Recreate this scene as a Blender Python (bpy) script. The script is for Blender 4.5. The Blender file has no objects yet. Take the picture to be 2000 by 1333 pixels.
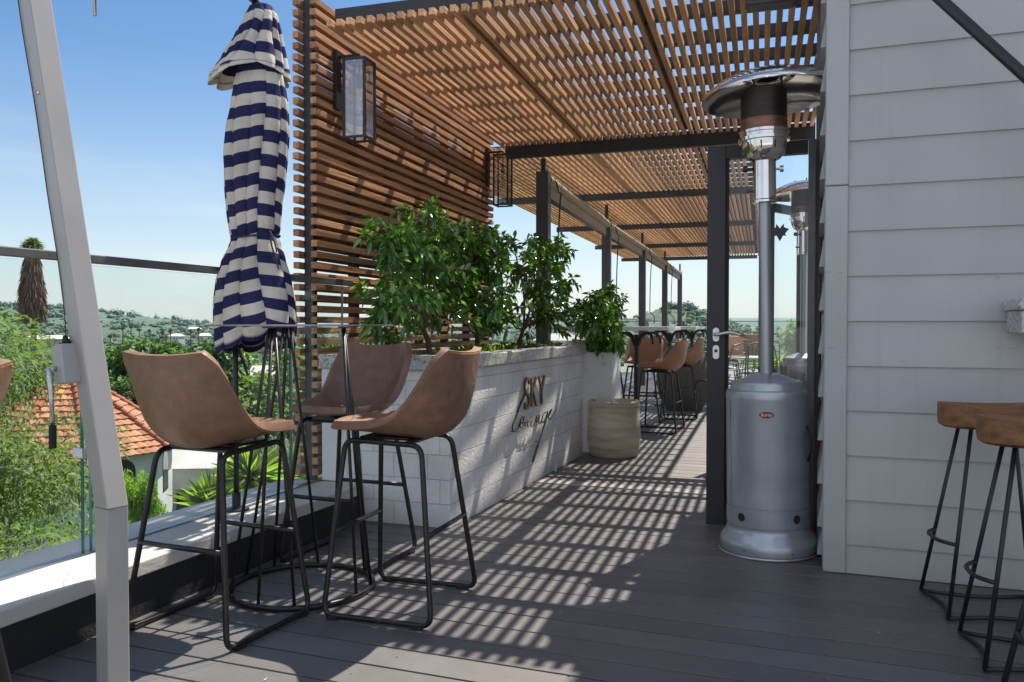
import bpy, math, random
import numpy as np
from mathutils import Vector, Matrix

R = math.radians
random.seed(7)
C = bpy.context.scene.collection
scene = bpy.context.scene
TH = R(3.45)                       # the pergola stands a little askew to the terrace

# ------------------------------------------------------------------ materials
def newmat(name):
    m = bpy.data.materials.new(name); m.use_nodes = True
    nt = m.node_tree
    return m, nt, nt.nodes, nt.links, nt.nodes['Principled BSDF']

def ramp(nodes, stops):
    r = nodes.new('ShaderNodeValToRGB')
    el = r.color_ramp.elements
    el[0].position, el[0].color = stops[0][0], (*stops[0][1], 1)
    el[1].position, el[1].color = stops[-1][0], (*stops[-1][1], 1)
    for p, c in stops[1:-1]:
        e = el.new(p); e.color = (*c, 1)
    return r

def mat(name, c1, c2=None, rough=.6, metal=0., scale=8., stretch=(1, 1, 1), bump=0., bscale=None,
        island=0., spec=.5, detail=6., rvar=0., lo=.3, hi=.7, coat=0., bdist=.01):
    """noise mottled surface in object space"""
    m, nt, N, L, b = newmat(name)
    c2 = c2 or tuple(x * .75 for x in c1)
    tc = N.new('ShaderNodeTexCoord'); mp = N.new('ShaderNodeMapping')
    mp.inputs['Scale'].default_value = stretch
    L.new(tc.outputs['Object'], mp.inputs['Vector'])
    n = N.new('ShaderNodeTexNoise'); n.inputs['Scale'].default_value = scale; n.inputs['Detail'].default_value = detail
    L.new(mp.outputs['Vector'], n.inputs['Vector'])
    r = ramp(N, [(lo, c2), (hi, c1)])
    L.new(n.outputs['Fac'], r.inputs['Fac'])
    col = r.outputs['Color']
    if island:
        g = N.new('ShaderNodeNewGeometry'); mr = N.new('ShaderNodeMapRange')
        mr.inputs['To Min'].default_value = 1 - island; mr.inputs['To Max'].default_value = 1 + island
        L.new(g.outputs['Random Per Island'], mr.inputs['Value'])
        h = N.new('ShaderNodeHueSaturation'); L.new(mr.outputs['Result'], h.inputs['Value'])
        L.new(col, h.inputs['Color']); col = h.outputs['Color']
    L.new(col, b.inputs['Base Color'])
    b.inputs['Roughness'].default_value = rough; b.inputs['Metallic'].default_value = metal
    b.inputs['Specular IOR Level'].default_value = spec
    b.inputs['Coat Weight'].default_value = coat
    if rvar:
        mr = N.new('ShaderNodeMapRange'); mr.inputs['To Min'].default_value = max(0, rough - rvar); mr.inputs['To Max'].default_value = min(1, rough + rvar)
        L.new(n.outputs['Fac'], mr.inputs['Value']); L.new(mr.outputs['Result'], b.inputs['Roughness'])
    if bump:
        n2 = N.new('ShaderNodeTexNoise'); n2.inputs['Scale'].default_value = bscale or scale * 4; n2.inputs['Detail'].default_value = 5
        L.new(mp.outputs['Vector'], n2.inputs['Vector'])
        bp = N.new('ShaderNodeBump'); bp.inputs['Strength'].default_value = bump; bp.inputs['Distance'].default_value = bdist
        L.new(n2.outputs['Fac'], bp.inputs['Height']); L.new(bp.outputs['Normal'], b.inputs['Normal'])
    return m

def leathermat(name, c1, c2, rough):
    m, nt, N, L, b = newmat(name)
    tc = N.new('ShaderNodeTexCoord')
    n = N.new('ShaderNodeTexNoise'); n.inputs['Scale'].default_value = 5; n.inputs['Detail'].default_value = 9; n.inputs['Roughness'].default_value = .68; L.new(tc.outputs['Object'], n.inputs['Vector'])
    r = ramp(N, [(.30, c2), (.5, tuple((a + c) / 2 for a, c in zip(c1, c2))), (.72, c1)]); L.new(n.outputs['Fac'], r.inputs['Fac'])
    # rubbed spots and fine scratches
    sc_ = N.new('ShaderNodeTexNoise'); sc_.inputs['Scale'].default_value = 22; sc_.inputs['Detail'].default_value = 6; sc_.inputs['Distortion'].default_value = .3; L.new(tc.outputs['Object'], sc_.inputs['Vector'])
    r2 = ramp(N, [(.38, (.88, .88, .88)), (.60, (1.05, 1.04, 1.03)), (.72, (1.22, 1.18, 1.14))]); L.new(sc_.outputs['Fac'], r2.inputs['Fac'])
    mx = N.new('ShaderNodeMixRGB'); mx.blend_type = 'MULTIPLY'; mx.inputs[0].default_value = 1; L.new(r.outputs[0], mx.inputs[1]); L.new(r2.outputs[0], mx.inputs[2]); L.new(mx.outputs[0], b.inputs['Base Color'])
    mr = N.new('ShaderNodeMapRange'); mr.inputs['To Min'].default_value = rough - .14; mr.inputs['To Max'].default_value = rough + .14; L.new(sc_.outputs['Fac'], mr.inputs['Value']); L.new(mr.outputs[0], b.inputs['Roughness'])
    v = N.new('ShaderNodeTexVoronoi'); v.inputs['Scale'].default_value = 210; L.new(tc.outputs['Object'], v.inputs['Vector'])
    w = N.new('ShaderNodeTexNoise'); w.inputs['Scale'].default_value = 9; w.inputs['Detail'].default_value = 3; w.inputs['Distortion'].default_value = .8; L.new(tc.outputs['Object'], w.inputs['Vector'])
    b1 = N.new('ShaderNodeBump'); b1.inputs['Strength'].default_value = .30; b1.inputs['Distance'].default_value = .02; L.new(w.outputs['Fac'], b1.inputs['Height'])
    b2 = N.new('ShaderNodeBump'); b2.inputs['Strength'].default_value = .25; b2.inputs['Distance'].default_value = .0015; L.new(v.outputs['Distance'], b2.inputs['Height']); L.new(b1.outputs[0], b2.inputs['Normal']); L.new(b2.outputs[0], b.inputs['Normal'])
    return m

def leafmat(name, c1, c2, rough=.4, trans=.35, tcol=None, island=.35, spec=.5):
    m, nt, N, L, b = newmat(name)
    g = N.new('ShaderNodeNewGeometry')
    r = ramp(N, [(0, c2), (.55, c1), (1, tuple(min(1, x * 1.5) for x in c1))])
    L.new(g.outputs['Random Per Island'], r.inputs['Fac'])
    b.inputs['Roughness'].default_value = rough; b.inputs['Specular IOR Level'].default_value = spec
    L.new(r.outputs['Color'], b.inputs['Base Color'])
    t = N.new('ShaderNodeBsdfTranslucent'); t.inputs['Color'].default_value = (*(tcol or (c1[0] * 1.6, c1[1] * 1.8, c1[2] * .8)), 1)
    mx = N.new('ShaderNodeMixShader'); mx.inputs[0].default_value = trans
    L.new(b.outputs[0], mx.inputs[1]); L.new(t.outputs[0], mx.inputs[2])
    L.new(mx.outputs[0], N['Material Output'].inputs['Surface'])
    return m

def glassmat(name, tint=(.93, .97, .95), refl=1.0, base=.0):
    m, nt, N, L, b = newmat(name)
    N.remove(b)
    t = N.new('ShaderNodeBsdfTransparent'); t.inputs['Color'].default_value = (*tint, 1)
    gl = N.new('ShaderNodeBsdfGlossy'); gl.inputs['Roughness'].default_value = .01; gl.inputs['Color'].default_value = (refl, refl, refl, 1)
    lw = N.new('ShaderNodeLayerWeight'); lw.inputs['Blend'].default_value = .5
    pw_ = N.new('ShaderNodeMath'); pw_.operation = 'POWER'; pw_.inputs[1].default_value = 4.5
    L.new(lw.outputs['Facing'], pw_.inputs[0])
    ad = N.new('ShaderNodeMath'); ad.operation = 'MULTIPLY_ADD'; ad.inputs[1].default_value = .85; ad.inputs[2].default_value = .022 + base
    L.new(pw_.outputs[0], ad.inputs[0])
    mx = N.new('ShaderNodeMixShader')
    L.new(ad.outputs[0], mx.inputs[0]); L.new(t.outputs[0], mx.inputs[1]); L.new(gl.outputs[0], mx.inputs[2])
    L.new(mx.outputs[0], N['Material Output'].inputs['Surface'])
    return m

def woodmat(name, c1, c2, axis, rough=.65, island=.3):
    """grain running along the given axis, boards differ"""
    st = {'X': (1.2, 28, 28), 'Y': (28, 1.2, 28), 'Z': (28, 28, 1.2)}[axis]
    return mat(name, c1, c2, rough=rough, scale=2.2, stretch=st, bump=.35, bscale=4, island=island, spec=.3, lo=.35, hi=.68)

def deckmat():
    m, nt, N, L, b = newmat('composite_deck')
    tc = N.new('ShaderNodeTexCoord'); sp = N.new('ShaderNodeSeparateXYZ'); L.new(tc.outputs['Object'], sp.inputs[0])
    mu = N.new('ShaderNodeMath'); mu.operation = 'MULTIPLY'; mu.inputs[1].default_value = 2 * math.pi / .0105
    L.new(sp.outputs['Y'], mu.inputs[0])
    si = N.new('ShaderNodeMath'); si.operation = 'SINE'; L.new(mu.outputs[0], si.inputs[0])
    mr = N.new('ShaderNodeMapRange'); mr.inputs['From Min'].default_value = -1; mr.inputs['To Min'].default_value = .80; mr.inputs['To Max'].default_value = 1.12
    L.new(si.outputs[0], mr.inputs['Value'])
    n = N.new('ShaderNodeTexNoise'); n.inputs['Scale'].default_value = 2.2; n.inputs['Detail'].default_value = 8; n.inputs['Roughness'].default_value = .7
    L.new(tc.outputs['Object'], n.inputs['Vector'])
    r = ramp(N, [(.3, (.088, .084, .083)), (.72, (.140, .134, .131))])
    L.new(n.outputs['Fac'], r.inputs['Fac'])
    g = N.new('ShaderNodeNewGeometry'); m2 = N.new('ShaderNodeMapRange'); m2.inputs['To Min'].default_value = .88; m2.inputs['To Max'].default_value = 1.10
    L.new(g.outputs['Random Per Island'], m2.inputs['Value'])
    mm = N.new('ShaderNodeMath'); mm.operation = 'MULTIPLY'; L.new(mr.outputs[0], mm.inputs[0]); L.new(m2.outputs[0], mm.inputs[1])
    h = N.new('ShaderNodeHueSaturation'); L.new(mm.outputs[0], h.inputs['Value']); L.new(r.outputs[0], h.inputs['Color'])
    # scattered dust and crumbs
    v = N.new('ShaderNodeTexNoise'); v.inputs['Scale'].default_value = 38; v.inputs['Detail'].default_value = 3
    L.new(tc.outputs['Object'], v.inputs['Vector'])
    r2 = ramp(N, [(.74, (0, 0, 0)), (.80, (.5, .5, .5))]); L.new(v.outputs['Fac'], r2.inputs['Fac'])
    mx = N.new('ShaderNodeMixRGB'); L.new(r2.outputs[0], mx.inputs[0]); L.new(h.outputs[0], mx.inputs[1]); mx.inputs[2].default_value = (.32, .29, .26, 1)
    L.new(mx.outputs[0], b.inputs['Base Color'])
    b.inputs['Roughness'].default_value = .48; b.inputs['Specular IOR Level'].default_value = 1.0; b.inputs['Specular Tint'].default_value = (1, .95, .88, 1)
    bp = N.new('ShaderNodeBump'); bp.inputs['Strength'].default_value = .25; bp.inputs['Distance'].default_value = .002
    L.new(si.outputs[0], bp.inputs['Height']); L.new(bp.outputs[0], b.inputs['Normal'])
    return m

def blockmat():
    """painted concrete blocks; u = x + y so both faces of the corner get courses"""
    m, nt, N, L, b = newmat('painted_blockwork')
    tc = N.new('ShaderNodeTexCoord'); sp = N.new('ShaderNodeSeparateXYZ'); L.new(tc.outputs['Object'], sp.inputs[0])
    ad = N.new('ShaderNodeMath'); ad.operation = 'ADD'; L.new(sp.outputs['X'], ad.inputs[0]); L.new(sp.outputs['Y'], ad.inputs[1])
    cb = N.new('ShaderNodeCombineXYZ'); L.new(ad.outputs[0], cb.inputs['X']); L.new(sp.outputs['Z'], cb.inputs['Y'])
    nz = N.new('ShaderNodeTexNoise'); nz.inputs['Scale'].default_value = 9; L.new(tc.outputs['Object'], nz.inputs['Vector'])
    vm = N.new('ShaderNodeVectorMath'); vm.operation = 'SCALE'; vm.inputs['Scale'].default_value = .007
    L.new(nz.outputs['Color'], vm.inputs[0])
    va = N.new('ShaderNodeVectorMath'); va.operation = 'ADD'; L.new(cb.outputs[0], va.inputs[0]); L.new(vm.outputs[0], va.inputs[1])
    br = N.new('ShaderNodeTexBrick'); br.offset = .37
    br.inputs['Scale'].default_value = 1; br.inputs['Brick Width'].default_value = .205; br.inputs['Row Height'].default_value = .1335
    br.inputs['Mortar Size'].default_value = .0028; br.inputs['Mortar Smooth'].default_value = .6
    br.inputs['Color1'].default_value = (.83, .825, .81, 1); br.inputs['Color2'].default_value = (.89, .885, .87, 1); br.inputs['Mortar'].default_value = (.62, .61, .59, 1)
    L.new(va.outputs[0], br.inputs['Vector'])
    n2 = N.new('ShaderNodeTexNoise'); n2.inputs['Scale'].default_value = 3.5; n2.inputs['Detail'].default_value = 8; L.new(tc.outputs['Object'], n2.inputs['Vector'])
    r = ramp(N, [(.3, (.80, .79, .77)), (.65, (1, 1, 1))]); L.new(n2.outputs['Fac'], r.inputs['Fac'])
    mx = N.new('ShaderNodeMixRGB'); mx.blend_type = 'MULTIPLY'; mx.inputs[0].default_value = 1
    L.new(br.outputs['Color'], mx.inputs[1]); L.new(r.outputs[0], mx.inputs[2])
    # splash dirt near the floor
    mr = N.new('ShaderNodeMapRange'); mr.inputs['From Min'].default_value = 0; mr.inputs['From Max'].default_value = .16; mr.inputs['To Min'].default_value = .72; mr.inputs['To Max'].default_value = 1
    L.new(sp.outputs['Z'], mr.inputs['Value'])
    h = N.new('ShaderNodeHueSaturation'); L.new(mr.outputs[0], h.inputs['Value']); L.new(mx.outputs[0], h.inputs['Color'])
    L.new(h.outputs[0], b.inputs['Base Color']); b.inputs['Roughness'].default_value = .75
    n3 = N.new('ShaderNodeTexNoise'); n3.inputs['Scale'].default_value = 60; n3.inputs['Detail'].default_value = 6; L.new(tc.outputs['Object'], n3.inputs['Vector'])
    ma = N.new('ShaderNodeMath'); ma.operation = 'MULTIPLY_ADD'; ma.inputs[1].default_value = -1.6; L.new(br.outputs['Fac'], ma.inputs[0]); L.new(n3.outputs['Fac'], ma.inputs[2])
    bp = N.new('ShaderNodeBump'); bp.inputs['Strength'].default_value = .7; bp.inputs['Distance'].default_value = .006
    L.new(ma.outputs[0], bp.inputs['Height']); L.new(bp.outputs[0], b.inputs['Normal'])
    return m

def sidingmat():
    m, nt, N, L, b = newmat('siding_paint')
    tc = N.new('ShaderNodeTexCoord'); sp = N.new('ShaderNodeSeparateXYZ'); L.new(tc.outputs['Object'], sp.inputs[0])
    n = N.new('ShaderNodeTexNoise'); n.inputs['Scale'].default_value = 1.3; n.inputs['Detail'].default_value = 9; n.inputs['Roughness'].default_value = .65; L.new(tc.outputs['Object'], n.inputs['Vector'])
    r = ramp(N, [(.32, (.385, .385, .375)), (.66, (.445, .445, .432))]); L.new(n.outputs['Fac'], r.inputs['Fac'])
    g = N.new('ShaderNodeNewGeometry'); m2 = N.new('ShaderNodeMapRange'); m2.inputs['To Min'].default_value = .95; m2.inputs['To Max'].default_value = 1.05; L.new(g.outputs['Random Per Island'], m2.inputs['Value'])
    # drips run down, scuffs are short dark marks, grime gathers at the foot
    mp = N.new('ShaderNodeMapping'); mp.inputs['Scale'].default_value = (26, 26, 1.1); L.new(tc.outputs['Object'], mp.inputs[0])
    d = N.new('ShaderNodeTexNoise'); d.inputs['Scale'].default_value = 1; d.inputs['Detail'].default_value = 5; L.new(mp.outputs[0], d.inputs['Vector'])
    rd = ramp(N, [(.22, (.93, .925, .91)), (.42, (1, 1, 1))]); L.new(d.outputs['Fac'], rd.inputs['Fac'])
    mp2 = N.new('ShaderNodeMapping'); mp2.inputs['Scale'].default_value = (5, 5, 32); mp2.inputs['Location'].default_value = (3.1, 0, 7); L.new(tc.outputs['Object'], mp2.inputs[0])
    c = N.new('ShaderNodeTexNoise'); c.inputs['Scale'].default_value = 1.6; c.inputs['Detail'].default_value = 2; L.new(mp2.outputs[0], c.inputs['Vector'])
    rc = ramp(N, [(.73, (1, 1, 1)), (.77, (.72, .70, .67))]); L.new(c.outputs['Fac'], rc.inputs['Fac'])
    mr = N.new('ShaderNodeMapRange'); mr.inputs['From Max'].default_value = .22; mr.inputs['To Min'].default_value = .80; mr.inputs['To Max'].default_value = 1; L.new(sp.outputs['Z'], mr.inputs['Value'])
    mm = N.new('ShaderNodeMath'); mm.operation = 'MULTIPLY'; L.new(mr.outputs[0], mm.inputs[0]); L.new(m2.outputs[0], mm.inputs[1])
    x1 = N.new('ShaderNodeMixRGB'); x1.blend_type = 'MULTIPLY'; x1.inputs[0].default_value = 1; L.new(r.outputs[0], x1.inputs[1]); L.new(rd.outputs[0], x1.inputs[2])
    x2 = N.new('ShaderNodeMixRGB'); x2.blend_type = 'MULTIPLY'; x2.inputs[0].default_value = 1; L.new(x1.outputs[0], x2.inputs[1]); L.new(rc.outputs[0], x2.inputs[2])
    h = N.new('ShaderNodeHueSaturation'); L.new(mm.outputs[0], h.inputs['Value']); L.new(x2.outputs[0], h.inputs['Color']); L.new(h.outputs[0], b.inputs['Base Color'])
    b.inputs['Roughness'].default_value = .5; b.inputs['Specular IOR Level'].default_value = .4
    n2 = N.new('ShaderNodeTexNoise'); n2.inputs['Scale'].default_value = 3; L.new(tc.outputs['Object'], n2.inputs['Vector'])
    b1 = N.new('ShaderNodeBump'); b1.inputs['Strength'].default_value = .25; b1.inputs['Distance'].default_value = .03; L.new(n2.outputs['Fac'], b1.inputs['Height'])
    n3 = N.new('ShaderNodeTexNoise'); n3.inputs['Scale'].default_value = 1; n3.inputs['Detail'].default_value = 4
    mp3 = N.new('ShaderNodeMapping'); mp3.inputs['Scale'].default_value = (10, 10, 160); L.new(tc.outputs['Object'], mp3.inputs[0]); L.new(mp3.outputs[0], n3.inputs['Vector'])
    b2 = N.new('ShaderNodeBump'); b2.inputs['Strength'].default_value = .15; b2.inputs['Distance'].default_value = .003; L.new(n3.outputs['Fac'], b2.inputs['Height']); L.new(b1.outputs[0], b2.inputs['Normal']); L.new(b2.outputs[0], b.inputs['Normal'])
    return m

def speckmat(name, base, dark, scale=90):
    m, nt, N, L, b = newmat(name)
    tc = N.new('ShaderNodeTexCoord')
    v = N.new('ShaderNodeTexVoronoi'); v.inputs['Scale'].default_value = scale; L.new(tc.outputs['Object'], v.inputs['Vector'])
    sp = N.new('ShaderNodeSeparateColor'); L.new(v.outputs['Color'], sp.inputs[0])
    r = ramp(N, [(.12, dark), (.2, tuple((a + c) / 2 for a, c in zip(base, dark))), (.45, base), (1, tuple(min(1, x * 1.12) for x in base))])
    L.new(sp.outputs[0], r.inputs['Fac'])
    n = N.new('ShaderNodeTexNoise'); n.inputs['Scale'].default_value = 4; n.inputs['Detail'].default_value = 8; L.new(tc.outputs['Object'], n.inputs['Vector'])
    r2 = ramp(N, [(.3, (.7, .68, .64)), (.7, (1, 1, 1))]); L.new(n.outputs['Fac'], r2.inputs['Fac'])
    mx = N.new('ShaderNodeMixRGB'); mx.blend_type = 'MULTIPLY'; mx.inputs[0].default_value = 1
    L.new(r.outputs[0], mx.inputs[1]); L.new(r2.outputs[0], mx.inputs[2])
    L.new(mx.outputs[0], b.inputs['Base Color']); b.inputs['Roughness'].default_value = .45
    return m

def tilemat():
    m = mat('terracotta', (.52, .24, .125), (.36, .14, .07), rough=.8, scale=2.5, island=.3, bump=.3, lo=.25, hi=.75)
    return m

M = {}
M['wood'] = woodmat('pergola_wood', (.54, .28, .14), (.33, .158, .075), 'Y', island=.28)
M['steel'] = mat('charcoal_steel', (.028, .027, .031), (.019, .019, .022), rough=.5, scale=3, bump=.08, bscale=200, bdist=.001)
M['steel_grey'] = mat('grey_steel', (.07, .068, .07), (.05, .05, .052), rough=.5, scale=3)
M['jamb'] = mat('grey_frame_paint', (.17, .165, .17), rough=.5)
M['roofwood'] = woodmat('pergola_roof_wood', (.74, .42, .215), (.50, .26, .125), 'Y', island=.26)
M['black'] = mat('black_metal', (.018, .018, .02), (.012, .012, .014), rough=.42, scale=12, rvar=.08)
M['leg'] = mat('gunmetal_tube', (.04, .037, .036), (.022, .021, .021), rough=.36, metal=.55, scale=16, rvar=.12)
M['darkpaint'] = mat('dark_wall_paint', (.022, .021, .022), (.014, .014, .015), rough=.8, scale=6, bump=.3, bscale=90)
M['coping'] = mat('cast_coping', (.56, .535, .49), (.36, .345, .31), rough=.7, scale=3.2, stretch=(1, .4, 1), bump=.2, bscale=60, lo=.3, hi=.62)
M['granite'] = speckmat('white_granite', (.60, .59, .56), (.27, .265, .26))
M['deck'] = deckmat()
M['gap'] = mat('dark_gap', (.01, .01, .01), rough=.9)
M['threshold'] = mat('threshold_metal', (.42, .40, .37), (.30, .29, .27), rough=.45, scale=4, stretch=(1, 8, 1))
M['block'] = blockmat()
M['white'] = mat('white_render', (.78, .785, .78), (.66, .66, .65), rough=.7, scale=4, bump=.12, bscale=70)
M['siding'] = sidingmat()
M['glass'] = glassmat('sheet_glass', (.94, .965, .958))
M['lantern_glass'] = glassmat('lantern_glass', (.86, .90, .94), base=.22)
M['glassclear'] = glassmat('clear_glass', (.97, .985, .98))
M['glassedge'] = mat('glass_edge', (.05, .22, .15), (.02, .12, .08), rough=.1)
M['glassedge_white'] = mat('pale_glass_edge', (.55, .62, .6), rough=.2)
M['alu'] = mat('brushed_aluminium', (.62, .62, .62), (.5, .5, .5), rough=.34, metal=.9, scale=6, stretch=(1, 1, 20))
M['rail'] = mat('rail_metal', (.30, .30, .30), (.22, .22, .22), rough=.35, metal=.8, scale=6)
M['mast'] = mat('silver_paint', (.40, .385, .365), (.36, .345, .33), rough=.42, metal=.15, scale=5, rvar=.05)
M['silver'] = mat('hammered_silver', (.42, .45, .48), (.34, .37, .40), rough=.30, metal=.60, scale=7, bump=.10, bscale=240, bdist=.001, rvar=.05)
M['chrome'] = mat('polished_steel', (.88, .85, .80), (.72, .68, .62), rough=.10, metal=1, scale=5, rvar=.07, bump=.06, bscale=9, bdist=.01)
M['steeltube'] = mat('galvanised_pole', (.42, .43, .44), (.33, .34, .35), rough=.42, metal=.7, scale=5, stretch=(6, 6, .6), rvar=.08)
M['rust'] = mat('rust', (.30, .13, .045), (.10, .04, .02), rough=.85, scale=25, bump=.3)
M['red'] = mat('red_enamel', (.22, .01, .012), rough=.3)
M['cream'] = mat('cream_letter', (.62, .55, .42), rough=.5)
M['leather'] = leathermat('brown_leather', (.25, .142, .088), (.165, .092, .056), .45)
M['leather_dark'] = leathermat('plum_brown_leather', (.20, .112, .080), (.135, .075, .054), .44)
M['leather_suede'] = leathermat('worn_suede', (.27, .145, .085), (.12, .066, .042), .66)
M['leather_tan'] = mat('tan_leather', (.34, .17, .085), (.25, .115, .055), rough=.55, scale=5, bump=.15, bscale=150, bdist=.002)
M['stitch'] = mat('orange_thread', (.50, .22, .06), rough=.7)
M['navy'] = mat('navy_canvas', (.024, .026, .085), (.018, .019, .065), rough=.85, scale=5, bump=.25, bscale=14, bdist=.02)
M['ivory'] = mat('ivory_canvas', (.66, .60, .52), (.52, .465, .395), rough=.85, scale=5, bump=.25, bscale=14, bdist=.02)
M['bark'] = mat('bark', (.15, .095, .055), (.07, .042, .026), rough=.9, scale=12, stretch=(3, 3, 1), bump=.6, bscale=30)
M['soil'] = mat('soil', (.05, .035, .022), rough=.95, scale=20, bump=.6)
M['citrus'] = leafmat('citrus_leaf', (.090, .205, .034), (.030, .088, .018), rough=.22, trans=.25, spec=1.0)
M['citrus2'] = leafmat('bright_leaf', (.17, .28, .03), (.08, .16, .02), rough=.35, trans=.4)
M['ground_leaf'] = leafmat('lime_leaf', (.20, .30, .03), (.08, .16, .02), trans=.4)
M['feather'] = leafmat('acacia_leaf', (.17, .26, .065), (.065, .12, .03), rough=.6, trans=.45, tcol=(.22, .34, .05))
M['olive'] = leafmat('olive_leaf', (.15, .20, .085), (.06, .09, .035), rough=.6, trans=.4, tcol=(.25, .33, .10))
M['mid'] = leafmat('broad_leaf', (.14, .25, .05), (.055, .12, .025), rough=.6, trans=.35)
M['lime'] = leafmat('young_leaf', (.27, .40, .07), (.13, .21, .032), rough=.6, trans=.45)
M['dark'] = leafmat('evergreen_leaf', (.055, .11, .034), (.022, .05, .018), rough=.6, trans=.2)
M['autumn'] = leafmat('yellowing_leaf', (.26, .19, .04), (.14, .08, .02), rough=.6, trans=.4)
M['palm'] = leafmat('palm_leaf', (.12, .16, .05), (.05, .08, .02), rough=.5, trans=.3)
M['thatch'] = mat('dead_fronds', (.40, .29, .21), (.17, .115, .085), rough=.95, scale=6, stretch=(6, 6, .6), bump=1, bscale=10, bdist=.1)
M['tile'] = tilemat()
M['tile_ridge'] = mat('ridge_tile', (.38, .115, .055), (.27, .07, .035), rough=.75, scale=3, island=.2)
M['wall_white'] = mat('house_white', (.60, .61, .58), (.48, .50, .47), rough=.85, scale=1.5)
M['roof_pale'] = mat('pale_roof', (.70, .68, .66), (.55, .53, .52), rough=.7, scale=.6)
M['roof_brown'] = mat('brown_roof', (.28, .17, .13), (.2, .12, .09), rough=.8, scale=.6)
M['window'] = mat('dark_window', (.03, .035, .04), rough=.15)
M['blind'] = mat('beige_blind', (.36, .29, .21), (.30, .24, .17), rough=.8, scale=4)
M['pot'] = mat('travertine_pot', (.66, .56, .43), (.36, .28, .19), rough=.85, scale=3.5, stretch=(.7, .7, 5), bump=.4, bscale=25, lo=.3, hi=.65)
M['wicker'] = mat('grey_wicker', (.11, .095, .075), (.05, .042, .034), rough=.7, scale=40, bump=.6)
M['letter'] = mat('bronze_letter', (.15, .085, .028), (.07, .04, .018), rough=.4, metal=.5, scale=14)
M['bulb'] = glassmat('bulb_glass', (.98, .92, .84), base=.05)
M['filament'] = mat('amber_filament', (.75, .38, .14), rough=.4)
M['seatwood'] = mat('teak_seat', (.31, .145, .052), (.14, .058, .022), rough=.5, scale=2, stretch=(2, 16, 16), bump=.2, bscale=12, lo=.3, hi=.7)
M['tabletop'] = mat('white_marble', (.72, .69, .64), (.6, .57, .52), rough=.35, scale=3)
M['meshdark'] = mat('scorched_mesh', (.085, .07, .06), (.03, .025, .022), rough=.45, metal=.75, scale=4, stretch=(1, 1, 3), rvar=.1)
M['meshrust'] = mat('heat_stained_band', (.30, .13, .09), (.10, .06, .05), rough=.4, metal=.7, scale=6, stretch=(1, 1, 4))
M['rubber'] = mat('black_rubber', (.012, .012, .013), rough=.7)

def stripemat():
    m, nt, N, L, b = newmat('striped_canvas')
    a = N.new('ShaderNodeAttribute'); a.attribute_name = 'stripe'
    f = N.new('ShaderNodeMath'); f.operation = 'FRACT'; L.new(a.outputs['Fac'], f.inputs[0])
    g = N.new('ShaderNodeMath'); g.operation = 'GREATER_THAN'; g.inputs[1].default_value = .5; L.new(f.outputs[0], g.inputs[0])
    tc = N.new('ShaderNodeTexCoord'); n = N.new('ShaderNodeTexNoise'); n.inputs['Scale'].default_value = 6; n.inputs['Detail'].default_value = 7; L.new(tc.outputs['Object'], n.inputs['Vector'])
    r1 = ramp(N, [(.3, (.55, .49, .415)), (.65, (.76, .70, .61))]); L.new(n.outputs['Fac'], r1.inputs['Fac'])
    r2 = ramp(N, [(.3, (.020, .021, .070)), (.65, (.032, .035, .110))]); L.new(n.outputs['Fac'], r2.inputs['Fac'])
    mx = N.new('ShaderNodeMixRGB'); L.new(g.outputs[0], mx.inputs[0]); L.new(r2.outputs[0], mx.inputs[1]); L.new(r1.outputs[0], mx.inputs[2])
    L.new(mx.outputs[0], b.inputs['Base Color']); b.inputs['Roughness'].default_value = .85; b.inputs['Specular IOR Level'].default_value = .2
    mp = N.new('ShaderNodeMapping'); mp.inputs['Scale'].default_value = (14, 14, 2.2); L.new(tc.outputs['Object'], mp.inputs[0])
    n3 = N.new('ShaderNodeTexNoise'); n3.inputs['Scale'].default_value = 2; n3.inputs['Detail'].default_value = 4; L.new(mp.outputs[0], n3.inputs['Vector'])
    bp = N.new('ShaderNodeBump'); bp.inputs['Strength'].default_value = .5; bp.inputs['Distance'].default_value = .02; L.new(n3.outputs['Fac'], bp.inputs['Height']); L.new(bp.outputs[0], b.inputs['Normal'])
    t = N.new('ShaderNodeBsdfTranslucent'); L.new(mx.outputs[0], t.inputs['Color']); ms = N.new('ShaderNodeMixShader'); ms.inputs[0].default_value = .22
    L.new(b.outputs[0], ms.inputs[1]); L.new(t.outputs[0], ms.inputs[2]); L.new(ms.outputs[0], N['Material Output'].inputs['Surface'])
    return m
M['stripe'] = stripemat()
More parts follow.
